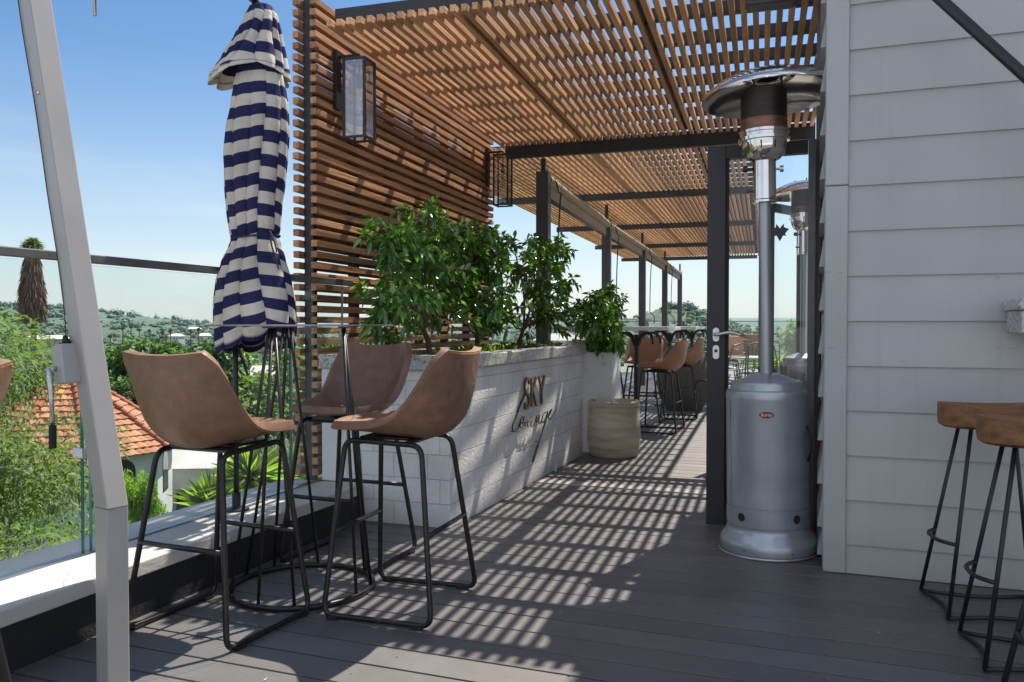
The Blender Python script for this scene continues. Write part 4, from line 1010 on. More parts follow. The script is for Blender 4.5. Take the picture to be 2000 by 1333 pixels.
citrus('potted_shrub', (-1.79, 6.98, .85), [(-1.72, 6.60, 1.10, .16), (-1.78, 6.97, 1.04, .17), (-1.75, 7.30, 1.26, .15), (-1.75, 7.12, 1.43, .10), (-1.80, 6.72, 1.25, .17), (-1.75, 6.95, 1.22, .18), (-1.62, 6.9, .92, .12)], 175,
       'bushy green shrub spilling over the tall white box planter', 14, ll=.085, group='', stems=2)
# low plants along the planter
rng = np.random.default_rng(5); n = 420
p = np.stack([rng.uniform(-2.45, -1.98, n), rng.uniform(4.2, 6.5, n), .89 + rng.random(n) * .05], 1)
keep = (np.sin(p[:, 1] * 5.2) > -.2); p = p[keep]; d = unit(rng.normal(size=p.shape) + [0, 0, 1.0])
tag(leafmesh('ground_cover', p, d, .055, .035, M['ground_leaf'], rng=rng, six=True), 'small lime green seedlings growing in the planter soil', 'ground cover', kind='stuff')
# plants by the house, seen through the door
citrus('potted_shrub', (-.35, 14.8, .50), [(-.35, 14.8, .98, .22), (-.30, 14.9, .72, .18), (-.45, 14.8, .80, .15)], 110, 'green shrub in a pale pot beyond the door glass', 21, leafm='mid', ll=.09, group='', stems=2)
t = empty('box_planter', (-.35, 14.8, 0), label='pale square planter beyond the second heater', cat='planter')
mb = MB(); mb.box(-.2, .2, -.2, .2, 0, .52); mb.build('body', M['white'], t, bevel=.01)
t = empty('grass_plant', (-.62, 13.2, 0), label='yellow green strappy plant beside the pale planter', cat='plant')
n = 260; a = rng.uniform(0, 6.28, n); el = rng.uniform(.6, 1.5, n); d = np.stack([np.cos(a) * np.cos(el), np.sin(a) * np.cos(el), np.sin(el)], 1)
leafmesh('blades', np.zeros((n, 3)) + [0, 0, .35], d, rng.uniform(.3, .55, n), .022, M['lime'], t, six=True, rng=rng, droop=.35)
mb = MB(); mb.lathe([(0, 0), (.13, 0), (.17, .36), (.15, .36)], 24); mb.build('pot', M['pot'], t, smooth=True)

# wire terrace chairs by the far end
def wirechair():
    t = empty('wire_chair'); mb = MB()
    for x in (-.2, .2):
        mb.tube(smoothpath([(x, .22, 0), (x, .2, .22), (x, .19, .44), (x, -.19, .44), (x * .95, -.23, .66), (x * .8, -.27, .86)], 4), .010, 6)
        mb.tube([(x, -.17, .44), (x, -.24, 0)], .010, 6)
    for k in range(9):
        y = -.19 + k * .0475; mb.tube([(-.2, y, .44), (.2, y, .44)], .005, 5)
    for k in range(5):
        z_ = .50 + k * .08; mb.tube([(-.18, -.20 - (z_ - .44) * .16, z_), (.18, -.20 - (z_ - .44) * .16, z_)], .005, 5)
    mb.tube(smoothpath([(-.16, -.27, .86), (0, -.28, .89), (.16, -.27, .86)], 4), .010, 6)
    mb.build('wire_frame', M['black'], t, smooth=True); return t
wc = wirechair()
for i, (x, y, a, lb) in enumerate([(-1.05, 9.9, 60, 'black wire chair just left of the door frame near the woven pot'), (-.75, 11.6, 150, 'black wire chair seen through the door glass'), (-.55, 10.2, 200, 'black wire chair low behind the door handle'), (-1.15, 12.9, 20, 'farthest black wire chair on the deck')]):
    o = wc if i == 0 else copy_tree(wc); o.location = (x, y, 0); o.rotation_euler = (0, 0, R(a)); tag(o, lb, 'chair', 'black wire chairs on the dining deck')
t = empty('low_table', (-.85, 10.8, 0), label='low slatted white table among the wire chairs', cat='table')
mb = MB()
for k in range(9): mb.box(-.30, .30, -.30 + k * .068, -.30 + k * .068 + .05, .68, .70)
mb.build('slatted_top', M['tabletop'], t)
for sx in (-.27, .27):
    for sy in (-.27, .27): mb = MB(); mb.tube([(sx, sy, 0), (sx, sy, .68)], .014, 6); mb.build('leg', M['black'], t)

# ------------------------------------------------------------------ wooden stools, right edge
def woodstool():
    t = empty('wooden_stool'); n = 40; P = []
    rows = [(0, .0), (.5, .0), (.86, 0), (1.0, 0)]
    mb = MB()
    def outline(a): return .185 * (1 + .06 * math.cos(2 * a)), .140 * (1 + .10 * math.cos(2 * a))
    def pt(a, s): rx, ry = outline(a); return rx * math.cos(a) * s, ry * math.sin(a) * s
    rings = []
    for s, zf in ((.0, 0), (.3, 0), (.6, 0), (.85, 0), (.97, 0)):
        ring = []
        for k in range(n):
            a = 2 * math.pi * k / n; x, y = pt(a, s); ring.append((x, y, .79 - .022 * (1 - s ** 2) + .014 * abs(math.cos(a)) ** 2 * s ** 3))
        rings.append(ring)
    for s, z_ in ((1.0, .79), (1.0, .745), (.985, .718), (.90, .708), (0, .708)):
        ring = []
        for k in range(n):
            a = 2 * math.pi * k / n; x, y = pt(a, s); ring.append((x, y, z_ + (.012 * abs(math.cos(a)) ** 2 if z_ > .78 else 0)))
        rings.append(ring)
    mb.grid(rings, closeu=True); mb.build('seat', M['seatwood'], t, smooth=True, auto=40)
    for sx in (-1, 1):
        for sy in (-1, 1):
            mb = MB(); mb.tube([(sx * .10, sy * .065, .708), (sx * .205, sy * .165, .012)], .0078, 8); mb.build('leg', M['black'], t, smooth=True)
    for s, z_ in ((1, .010),):
        for sx in (-1, 1):
            mb = MB(); mb.tube(rnd([(sx * .205, -.165, .0115), (sx * .16, 0, .010), (sx * .205, .165, .0115)], .16, 8), .0078, 8); mb.build('floor_rod', M['black'], t, smooth=True)
        for sy in (-1, 1):
            mb = MB(); mb.tube(rnd([(-.205, sy * .165, .0105), (0, sy * .11, .0105), (.205, sy * .165, .0105)], .18, 8), .0078, 8); mb.build('floor_rod', M['black'], t, smooth=True)
    mb = MB(); k = .62; xf = .10 + .105 * k; yf = .065 + .10 * k; zf = .708 - .696 * k
    mb = None
    for sx in (-1, 1):
        mb = MB(); mb.tube(rnd([(sx * xf, -yf, zf), (sx * (xf + .05), -yf * .5, zf), (sx * (xf + .05), yf * .5, zf), (sx * xf, yf, zf)], .06, 6), .0075, 8); mb.build('footrest', M['black'], t, smooth=True)
    return t
GW = 'wooden seated stools below the granite shelf'
w1 = woodstool(); w1.location = (.64, 3.58, 0); w1.rotation_euler = (0, 0, R(10)); tag(w1, 'wooden seated black rod stool closest to the house wall', 'stool', GW)
w2 = copy_tree(w1); w2.location = (.70, 3.10, 0); w2.rotation_euler = (0, 0, R(4)); w2['label'] = 'wooden stool with a knot in its rim, in front of the wall stool'
w3 = copy_tree(w1); w3.location = (.72, 2.50, 0); w3.rotation_euler = (0, 0, R(35)); w3['label'] = 'wooden stool mostly cut off by the right edge, only its legs showing'

# ------------------------------------------------------------------ cantilever parasol mast
t = empty('parasol_mast', (-1.985, 1.865, 0), R(-6), label='leaning silver grey parasol mast with crank box at left', cat='parasol')
W2, D2 = .034, .034
def sect(p, tw=0, s=1):
    c_, s_ = math.cos(R(tw)), math.sin(R(tw))
    return [(p[0] + (a * c_ - b * s_) * s, p[1] + (a * s_ + b * c_) * s, p[2]) for a, b in ((-W2, -D2), (W2, -D2), (W2, D2), (-W2, D2))]
TW = -8
# upper tube leans sideways
zb = .555
lean = Vector((-.166, -.035, 1))
top = Vector((0, 0, zb)) + lean * 2.3
mb = MB()
for a, b in ((Vector((0, 0, 0)), Vector((0, 0, zb))),):
    A = sect(a, TW); B_ = sect(b, TW); mb.add(A + B_, [(0, 3, 2, 1), (0, 1, 5, 4), (1, 2, 6, 5), (2, 3, 7, 6), (3, 0, 4, 7)])
mb.build('lower_tube', M['mast'], t, bevel=.004)
mb = MB(); A = sect(Vector((0, 0, zb + .002)), TW, 1.01); B_ = sect(top, TW, 1.01); mb.add(A + B_, [(0, 1, 5, 4), (1, 2, 6, 5), (2, 3, 7, 6), (3, 0, 4, 7), (4, 5, 6, 7)]); mb.build('upper_tube', M['mast'], t, bevel=.004)
mb = MB(); mb.box(-.045, .045, -.045, .045, 0.001, .012, M4=Matrix.Rotation(R(TW), 4, 'Z')); mb.build('base_plate', M['mast'], t, bevel=.003)
def onm(z, u=0, v=0):
    p = Vector((0, 0, zb)) + lean * (z - zb); c_, s_ = math.cos(R(TW)), math.sin(R(TW))
    return Vector((p.x + u * c_ - v * s_, p.y + u * s_ + v * c_, z))
M4 = Matrix.Translation(onm(.985, -.028, -.055)) @ Matrix.Rotation(R(TW), 4, 'Z') @ Matrix.Rotation(-.165, 4, 'Y')
mb = MB(); mb.box(-.029, .029, -.026, .026, -.058, .058, M4=M4); cb_ = mb.build('crank_box', M['mast'], t, bevel=.003)
mb = MB(); mb.tube([tuple(M4 @ Vector((0, .005, .058))), tuple(M4 @ Vector((-.004, .005, .085)))], .014, 10, r2=.006); mb.build('grommet', M['rubber'], cb_, smooth=True)
mb = MB(); mb.tube(smoothpath([tuple(M4 @ Vector((-.004, .008, .08))), tuple(onm(1.15, -.030, -.037)), tuple(onm(1.3, -.022, -.0375)), tuple(onm(1.5, -.024, -.0375)), tuple(onm(1.75, -.018, -.0375)), tuple(onm(2.0, -.026, -.0375)), tuple(onm(2.3, -.018, -.0375))], 5), .0016, 5); mb.build('cord', M['rubber'], t)
mb = MB()
h0 = M4 @ Vector((-.014, -.026, -.012)); h1_ = M4 @ Vector((-.014, -.046, -.012)); h2_ = h1_ + Vector((.018, -.002, -.165)); h3_ = h2_ + Vector((-.002, .0, -.02))
mb.tube([tuple(h0), tuple(h1_)], .008, 10); mb.tube(rnd([tuple(h1_ + Vector((0, 0, .004))), tuple(h1_.lerp(h2_, .4) + Vector((.003, 0, 0))), tuple(h2_)], .02), .0085, 8, r2=.006)
ck = mb.build('crank_handle', M['alu'], t, smooth=True)
mb = MB(); mb.tube([tuple(h2_), tuple(h2_ + Vector((-.001, 0, -.068)))], .0105, 12); mb.build('grip', M['rubber'], ck, smooth=True, auto=40)
mb = MB(); mb.lathe([(0, .0), (.006, .0), (.0065, .004), (0, .006)], 12)
q = onm(1.80, .006, -.0345); mb.v = [(q.x + a, q.y - c, q.z + b) for a, b, c in mb.v]; mb.build('bolt', M['chrome'], t, smooth=True)
# hanging strut tip just in frame at the top
hs = empty('hanging_rod', (-2.20, 2.02, 2.105), label='thin silver rod hanging into the top of the photo beside the parasol mast', cat='rod')
mb = MB(); mb.tube([(0, 0, 0), (-.004, 0, .5)], .0055, 10); mb.build('rod_tube', M['chrome'], hs, smooth=True)

# ------------------------------------------------------------------ closed striped umbrella
UX, UY = -2.60, 3.18
UP = .00244
t = empty('closed_umbrella', (UX, UY, .2), label='closed navy and white striped parasol tied in the middle beside the slat screen', cat='umbrella')
rv = Vector((.937, .350, 0)); dv = Vector((-.350, .937, 0))
def prof(tab, y):
    y = max(y, tab[0][0])
    for (a, l0, r0), (b, l1, r1) in zip(tab[:-1], tab[1:]):
        if a <= y <= b:
            f = (y - a) / (b - a); f = f * f * (3 - 2 * f) * .5 + f * .5
            return l0 + (l1 - l0) * f, r0 + (r1 - r0) * f
    return tab[-1][1:]
T1 = [(2, 508, 518), (8, 492, 534), (30, 482, 544), (60, 468, 550), (100, 446, 556), (138, 420, 561), (150, 417, 562)]
T2 = [(120, 470, 552), (165, 461, 558), (200, 457, 562), (250, 449, 563), (300, 445, 560), (350, 446, 556), (400, 450, 550), (440, 455, 547), (453, 458, 543), (458, 458, 542), (470, 454, 547), (500, 441, 556), (540, 431, 567), (580, 427, 574), (620, 427, 577), (655, 428, 575), (674, 431, 572)]
def zof(y): return 2.628 - y * UP
def cloth(tab, nm, nf, amp, ph, stripe0, hem):
    N_ = 220; rg_ = random.Random(int(ph * 100) + 4)
    cre = sorted((2 * math.pi * (k + rg_.uniform(-.28, .28)) / 11) % (2 * math.pi) for k in range(11)); nc = len(cre)
    offs = [rg_.uniform(-.55, .55) for _ in cre]; slp = [rg_.uniform(-2.6, 2.6) for _ in cre]; dep = [rg_.uniform(.08, .24) for _ in cre]; drift = [rg_.uniform(-.5, .5) for _ in cre]
    dz_ = .008; z1 = zof(tab[0][0]); z0 = zof(tab[-1][0]); nrow = int((z1 - z0) / dz_)
    mb = MB(); G = []; at_ = []
    for j in range(nrow + 1):
        z_ = z1 - j * dz_; y = (2.628 - z_) / UP; l, r = prof(tab, y); cx = (l + r) / 2 - 459; a_ = (r - l) / 2
        s = j / nrow; grow = min(1, s * 3 + .15); row = []
        for i in range(N_):
            th = 2 * math.pi * i / N_
            # which pleat, and how far across it
            th2 = th + .10 * math.sin(2.2 * s * 3 + 2 * th)
            c = max([q for q in range(nc) if cre[q] <= th2 % (2 * math.pi)], default=nc - 1)
            w_ = (cre[(c + 1) % nc] - cre[c]) % (2 * math.pi); u = ((th2 - cre[c]) % (2 * math.pi)) / w_
            bulge = math.sin(math.pi * min(max(u, 0), 1)) ** .7
            f = dep[c] * grow * (bulge - .55) + amp * .35 * math.cos(3 * th + ph + 2 * s) * grow
            x_ = cx + a_ * (1 + f - .05) * math.cos(th) * 1.03; d_ = a_ * (1 + f - .05) * .85 * math.sin(th)
            hz_ = -hem * s ** 8 * (bulge - .5) * .6 + hem * .9 * s ** 8 * max(0, math.cos(th + 1.1)) ** 2
            p_ = rv * (x_ * UP) + dv * (d_ * UP)
            row.append((p_.x, p_.y, z_ - .2 + hz_ + .012 * math.sin(th + 2.2) * grow))
            v = (j * dz_) / .112 + stripe0 * .5 + 10 + (offs[c] * .30 + drift[c] * s * .5 + slp[c] * (u - .5) * .13) * grow
            if j >= nrow - 3: v = 10.75 if nm == 'top_flap' else 10.25
            at_.append(v)
        G.append(row)
    mb.grid(G, closeu=True); o = mb.build(nm, [M['stripe']], t, smooth=True)
    A = o.data.attributes.new('stripe', 'FLOAT', 'POINT'); A.data.foreach_set('value', at_)
    d = o.modifiers.new('s', 'SOLIDIFY'); d.thickness = .003; return o
cloth(T1, 'top_flap', 7, .16, 2.2, 0, .035)
cloth(T2, 'canopy', 7, .16, .7, 0, .05)
mb = MB(); cxx = (500 - 459) * UP; p_ = rv * cxx
mb.tube([(p_.x + rv.x * 46 * UP * math.cos(a) + dv.x * 38 * UP * math.sin(a), p_.y + rv.y * 46 * UP * math.cos(a) + dv.y * 38 * UP * math.sin(a), zof(455) - .2 + .01 * math.cos(a)) for a in [2 * math.pi * k / 40 for k in range(40)]], .005, 6, closed=True)
q = p_ + rv * (36 * UP) - dv * (30 * UP)
mb.tube(smoothpath([(q.x, q.y, 1.345), (q.x + .02, q.y - .01, 1.27), (q.x + .045, q.y, 1.18), (q.x + .05, q.y, 1.10)], 4), .004, 5); mb.tube(smoothpath([(q.x, q.y, 1.345), (q.x + .03, q.y - .005, 1.29), (q.x + .04, q.y, 1.24)], 4), .004, 5)
mb.build('tie_strap', M['navy'], t, smooth=True)
mb = MB(); mb.tube([(0, 0, .015), (0, 0, 1.1)], .0125, 12); mb.tube([(0, 0, 1.0), (p_.x, p_.y, 1.35), (p_.x, p_.y, 2.44)], .0125, 10); mb.build('pole', M['black'], t, smooth=True)
mb = MB(); mb.lathe([(.0, 2.462), (.018, 2.46), (.026, 2.45), (.026, 2.438)], 16); mb.v = [(a + p_.x, b + p_.y, c) for a, b, c in mb.v]; mb.build('finial', M['ivory'], t, smooth=True)
mb = MB(); mb.tube([(.012, 0, .80), (.055, .02, .66)], .006, 6); mb.build('strap_end', M['navy'], t)
mb = MB(); mb.lathe([(0, .016), (.06, .016), (.06, .022), (.02, .03), (.02, .10), (0.0127, .10)], 20); mb.build('foot_socket', M['black'], t, smooth=True, auto=40)

# ------------------------------------------------------------------ landscape
def hgt(x, y):
    r = math.hypot(x, y)
    h = -6.5 - 5.5 * min(1, max(0, (r - 14) / 60)) - 3 * min(1, max(0, (r - 80) / 250))
    def g(cx, cy, sx, sy, a, rot=0):
        dx, dy = x - cx, y - cy; c_, s_ = math.cos(rot), math.sin(rot); u = dx * c_ + dy * s_; v = -dx * s_ + dy * c_
        return a * math.exp(-(u / sx) ** 2 - (v / sy) ** 2)
    h += g(-905, 620, 330, 260, 26, R(45)) + g(-1250, 500, 500, 300, 29, R(30))
    h += g(-122, 742, 60, 70, 29) + g(-108, 735, 26, 40, 3) + g(-200, 900, 150, 120, 17) + g(-60, 1600, 1300, 260, 28) + g(300, 1450, 400, 200, 6)
    h += g(-640, 1500, 260, 240, 12) + g(-1200, 1900, 700, 300, 10)
    h += .8 * math.sin(x * .031 + 1) * math.cos(y * .027) * min(1, r / 60) + min(1, r / 500) * 1.2 * math.sin(x * .013) * math.sin(y * .017 + 2)
    return h
angs = np.linspace(R(-100), R(75), 260); rad = np.concatenate([np.linspace(3, 60, 24), np.geomspace(66, 9000, 130)])
P = []
for r in rad:
    row = []
    for a in angs:
        a2 = math.pi / 2 + R(20.5) - a
        x, y = r * math.cos(a2), r * math.sin(a2)
        row.append((x, y, hgt(x, y) if r < 3500 else -14))
    P.append(row)
def groundmat():
    m, nt, N, L, b = newmat('valley_ground')
    tc = N.new('ShaderNodeTexCoord')
    n1 = N.new('ShaderNodeTexNoise'); n1.inputs['Scale'].default_value = .09; n1.inputs['Detail'].default_value = 12; n1.inputs['Roughness'].default_value = .75
    L.new(tc.outputs['Object'], n1.inputs['Vector'])
    r = ramp(N, [(.35, (.022, .042, .014)), (.5, (.05, .08, .022)), (.62, (.11, .11, .045)), (.72, (.20, .16, .10))]); L.new(n1.outputs['Fac'], r.inputs['Fac'])
    # distance haze painted into the terrain colour, growing away from the terrace
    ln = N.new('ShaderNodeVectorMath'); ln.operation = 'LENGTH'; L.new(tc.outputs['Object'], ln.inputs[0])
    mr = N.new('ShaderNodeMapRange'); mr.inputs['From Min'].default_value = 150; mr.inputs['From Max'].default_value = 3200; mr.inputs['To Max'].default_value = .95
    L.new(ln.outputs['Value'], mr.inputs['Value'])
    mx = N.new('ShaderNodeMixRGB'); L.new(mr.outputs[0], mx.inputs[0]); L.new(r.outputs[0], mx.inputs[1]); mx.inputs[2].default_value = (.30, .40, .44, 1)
    L.new(mx.outputs[0], b.inputs['Base Color']); b.inputs['Roughness'].default_value = .95; b.inputs['Specular IOR Level'].default_value = .1
    return m
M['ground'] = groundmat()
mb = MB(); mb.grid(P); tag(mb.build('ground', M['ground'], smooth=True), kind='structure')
# distant mountains, with the haze put into their base colour
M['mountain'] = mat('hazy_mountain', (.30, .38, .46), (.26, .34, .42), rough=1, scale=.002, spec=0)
M['mountain2'] = mat('hazy_ridge', (.20, .28, .28), (.17, .24, .24), rough=1, scale=.004, spec=0)
def ridge(name, dist, pts, mt):
    mb = MB(); rows = [[], []]; rg = random.Random(3)
    for px, top in pts:
        a = math.atan((px - 1000) / 1590); d = dist / math.cos(a)
        x, y = -d * math.sin(R(20.5) - a), d * math.cos(R(20.5) - a)
        h = 1.1 + (636 - top) / 1590 * dist
        rows[0].append((x, y, h)); rows[1].append((x * .93, y * .93, -16))
    mb.grid(rows[::-1]); tag(mb.build(name, mt), kind='structure')
rg = random.Random(9)
ridge('mountain_range', 5200, [(x, 633 - 6 * math.exp(-((x - 372) / 26) ** 2) - 3 * math.exp(-((x - 320) / 20) ** 2) - 3 * math.exp(-((x - 600) / 90) ** 2) + rg.uniform(-.4, .4)) for x in range(-300, 2300, 8)], M['mountain'])

def woodmat_far():
    m, nt, N, L, b = newmat('far_woodland')
    g = N.new('ShaderNodeNewGeometry'); tc = N.new('ShaderNodeTexCoord')
    r = ramp(N, [(0, (.045, .085, .03)), (.5, (.10, .165, .05)), (1, (.21, .25, .09))]); L.new(g.outputs['Random Per Island'], r.inputs['Fac'])
    n1 = N.new('ShaderNodeTexNoise'); n1.inputs['Scale'].default_value = .8; n1.inputs['Detail'].default_value = 8; L.new(tc.outputs['Object'], n1.inputs['Vector'])
    r1 = ramp(N, [(.35, (.35, .4, .4)), (.65, (1.25, 1.25, 1.1))]); L.new(n1.outputs['Fac'], r1.inputs['Fac'])
    mu = N.new('ShaderNodeMixRGB'); mu.blend_type = 'MULTIPLY'; mu.inputs[0].default_value = 1; L.new(r.outputs[0], mu.inputs[1]); L.new(r1.outputs[0], mu.inputs[2])
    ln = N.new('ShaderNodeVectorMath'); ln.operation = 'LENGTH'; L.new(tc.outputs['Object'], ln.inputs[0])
    mr = N.new('ShaderNodeMapRange'); mr.inputs['From Min'].default_value = 60; mr.inputs['From Max'].default_value = 1900; mr.inputs['To Max'].default_value = .9  # aerial haze painted into the foliage colour by distance
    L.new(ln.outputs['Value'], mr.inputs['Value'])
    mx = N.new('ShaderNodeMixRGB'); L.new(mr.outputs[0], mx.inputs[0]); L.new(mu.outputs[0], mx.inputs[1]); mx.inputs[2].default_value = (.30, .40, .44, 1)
    L.new(mx.outputs[0], b.inputs['Base Color']); b.inputs['Roughness'].default_value = .9; b.inputs['Specular IOR Level'].default_value = .1
    n2 = N.new('ShaderNodeBump'); n2.inputs['Strength'].default_value = 1; n2.inputs['Distance'].default_value = 1.0
    L.new(n1.outputs['Fac'], n2.inputs['Height']); L.new(n2.outputs[0], b.inputs['Normal'])
    return m
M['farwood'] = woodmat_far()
# scattered woodland on the slopes: countless, one object
rng = np.random.default_rng(42)
ico_v = []; import bmesh
bm = bmesh.new(); bmesh.ops.create_icosphere(bm, subdivisions=2, radius=1); iv = np.array([v.co[:] for v in bm.verts]); itri = np.array([[v.index for v in f.verts] for f in bm.faces]); bm.free()
def blobs_mesh(name, cen, sc, mt, seed):
    rg = np.random.default_rng(seed); n = len(cen); k = len(iv)
    jit = 1 + rg.normal(size=(n, k, 1)) * .16
    V = (iv[None] * jit) * sc[:, None, :] + cen[:, None, :]; F = (itri[None] + (np.arange(n) * k)[:, None, None]).reshape(-1, 3)
    me = bpy.data.meshes.new(name); nf = len(F)
    me.vertices.add(n * k); me.vertices.foreach_set('co', V.astype(np.float32).ravel())
    me.loops.add(nf * 3); me.loops.foreach_set('vertex_index', F.astype(np.int32).ravel())
    me.polygons.add(nf); me.polygons.foreach_set('loop_start', (np.arange(nf) * 3).astype(np.int32)); me.materials.append(mt); me.update(calc_edges=True)
    o = bpy.data.objects.new(name, me); C.objects.link(o); return o
def polar(n, r0, r1, a0, a1, pw_=1.0):
    out = []
    for _ in range(n):
        u = rng.random() ** pw_; r = r0 * (r1 / r0) ** u; px = rng.uniform(a0, a1); a = math.atan((px - 1000) / 1590)
        d = r; x, y = -d * math.sin(R(20.5) - a), d * math.cos(R(20.5) - a); out.append((x, y, hgt(x, y)))
    return np.array(out)
c1 = np.concatenate([polar(4600, 110, 1300, -150, 700, .75), polar(2600, 110, 1500, 700, 2100, .75), polar(2200, 600, 850, 1120, 1460)])
nz_ = np.sin(c1[:, 0] * .021 + 1.3) * np.cos(c1[:, 1] * .017) + .6 * np.sin(c1[:, 0] * .055 + c1[:, 1] * .043) + rng.normal(size=len(c1)) * .35
c1 = c1[nz_ > -.75]
s_r = np.minimum(4.6, 1.2 + rng.gamma(2.0, .75, len(c1))) * np.clip(np.linalg.norm(c1[:, :2], axis=1) / 500, .6, 1.05)
c1[:, 2] += s_r * .35
sc = np.stack([s_r, s_r, s_r * rng.uniform(.6, .95, len(c1))], 1) * .78
K_ = 26; dq = unit(rng.normal(size=(len(c1), K_, 3))); dq[..., 2] = np.abs(dq[..., 2]) * 1.0 - .15
lp_ = (c1[:, None, :] + dq * s_r[:, None, None] * rng.uniform(.65, 1.15, (len(c1), K_, 1))).reshape(-1, 3)
ls_ = np.repeat(s_r, K_) * rng.uniform(.28, .6, len(lp_))
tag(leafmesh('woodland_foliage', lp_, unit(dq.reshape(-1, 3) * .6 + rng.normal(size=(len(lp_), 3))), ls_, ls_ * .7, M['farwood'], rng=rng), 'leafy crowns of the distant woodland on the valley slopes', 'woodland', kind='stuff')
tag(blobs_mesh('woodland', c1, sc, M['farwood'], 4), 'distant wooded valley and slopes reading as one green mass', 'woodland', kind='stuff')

# individual trees: a few kinds, copied
def leaf_tree(name, H, W, n, ls, mats, seed, probs=None, trunk=True, clumps=26, droop=.3, base=.25, aspect=.5, shape=1.0):
    rg = np.random.default_rng(seed); t = empty(name)
    cc = []; cr = []
    for k in range(clumps):
        a = rg.uniform(0, 6.28); u = rg.random() ** .6; zf = rg.uniform(base, .95); rr = W * .5 * u * math.sin(math.pi * min(.98, (zf - base) / (1 - base) * .75 + .22)) ** shape
        cc.append((rr * math.cos(a), rr * math.sin(a), H * zf)); cr.append(rg.uniform(.10, .2) * W)
    cc = np.array(cc); cr = np.array(cr)
    idx = rg.integers(0, clumps, n); d = unit(rg.normal(size=(n, 3))); d[:, 2] *= .75
    r = cr[idx] * rg.uniform(.35, 1.15, n) ** .5
    pos = cc[idx] + d * r[:, None]
    dd = unit(d * .7 + rg.normal(size=(n, 3)) * .6 + [0, 0, -.1])
    L_ = rg.uniform(.6, 1.3, n) * ls
    mi = rg.choice(len(mats), n, p=probs) if len(mats) > 1 else None
    if len(mats) > 1:   # whole clumps share a tone
        cm = rg.choice(len(mats), clumps, p=probs); mi = np.where(rg.random(n) < .75, cm[idx], mi)
    mb = MB(); mb.tube(smoothpath([(0, 0, -.6), (.03 * W, 0, H * .3), (0, .02 * W, H * .6)], 4), .035 * W, 8, r2=.016 * W)
    for c in cc[:14]:
        mb.tube([(0, .01 * W, H * .32), tuple(np.array([0, 0, H * .3]) * .4 + c * .6), tuple(c)], .014 * W, 5, r2=.004 * W)
    mb.build('trunk', M['bark'], t, smooth=True)
    leafmesh('crown', pos, dd, L_, L_ * aspect, mats, t, rng=rg, mi=mi, droop=droop)
    return t
def put(o, first, x, y, z, s, rz, label, cat='tree', group=None):
    c = o if first else copy_tree(o)
    c.location = (x, y, z); c.scale = (s, s, s); c.rotation_euler = (0, 0, rz); tag(c, label, cat, group); return c
def at(px, d):
    a = (px - 1000) / 1590; return (d * (a * .9367 - .3502), d * (a * .3502 + .9367))
def zat(py, d): return 1.1 - (py - 636) / 1590 * d

# big feathery tree on the left, close to the terrace
t1 = leaf_tree('feathery_tree', 8.9, 5.6, 110000, .125, [M['feather'], M['olive'], M['mid']], 31, [.5, .25, .25], clumps=90, aspect=.28, base=.12, shape=.4)
x, y = at(-265, 10.5); put(t1, True, x, y, -7.2, 1, 0, 'large feathery green tree rising past the left edge of the glass')
t2 = leaf_tree('feathery_tree', 5.2, 4.2, 70000, .105, [M['feather'], M['autumn'], M['lime']], 32, [.55, .15, .30], clumps=60, aspect=.28, base=.08, shape=.5)
x, y = at(-300, 8.6); put(t2, True, x, y, -5.9, 1, 0, 'yellowing feathery bush below the leaning mast, just outside the glass')
t3 = leaf_tree('pepper_tree', 5.0, 3.3, 60000, .15, [M['olive'], M['mid']], 33, [.8, .2], clumps=50, aspect=.16, droop=.7, base=.1, shape=.5)
x, y = at(548, 16.5); put(t3, True, x, y, -6.2, 1, 0, 'grey green pepper tree with drooping leaves beyond the bar table legs')
t4 = leaf_tree('green_bush', 3.0, 3.0, 26000, .13, [M['lime'], M['mid']], 34, [.6, .4], clumps=34, aspect=.4, base=.05, shape=.5)
x, y = at(268, 20); o_ = put(t4, True, x, y, -6.9, 1, 0, 'bright green bush in front of the tiled house, right of the mast', 'bush', 'green bushes below the terrace'); o_.scale = (.45, .45, 1.42)
x, y = at(470, 13.5); put(t4, False, x, y, -5.6, 1.05, 2, 'darker green bush below the nearest bar stool legs', 'bush', 'green bushes below the terrace')
x, y = at(640, 17); put(t4, False, x, y, -5.4, 1.3, 4, 'green bush behind the slat screen foot', 'bush', 'green bushes below the terrace')
# yucca
yk = empty('yucca_plant', (*at(488, 11.0), -3.0), label='spiky yellow green yucca plant framed by the bar table rods', cat='plant')
n = 420; rg = np.random.default_rng(8); a = rg.uniform(0, 6.28, n); el = rg.uniform(-.2, 1.5, n); d = np.stack([np.cos(a) * np.cos(el), np.sin(a) * np.cos(el), np.sin(el)], 1)
hd = rg.choice([0, 1, 2], n); hc = np.array([(0, 0, 2.0), (.5, .1, 1.5), (-.5, -.2, 1.6)])[hd]
leafmesh('leaves', hc, d, rg.uniform(.45, .75, n), .045, [M['lime'], M['palm']], yk, six=True, rng=rg, droop=.15, mi=rg.integers(0, 2, n))
mb = MB()
for c in ((0, 0, 2.0), (.5, .1, 1.5), (-.5, -.2, 1.6)): mb.tube([(0, 0, -3), (c[0] * .6, c[1] * .6, 0), c], .07, 8)
mb.build('trunk', M['bark'], yk, smooth=True)

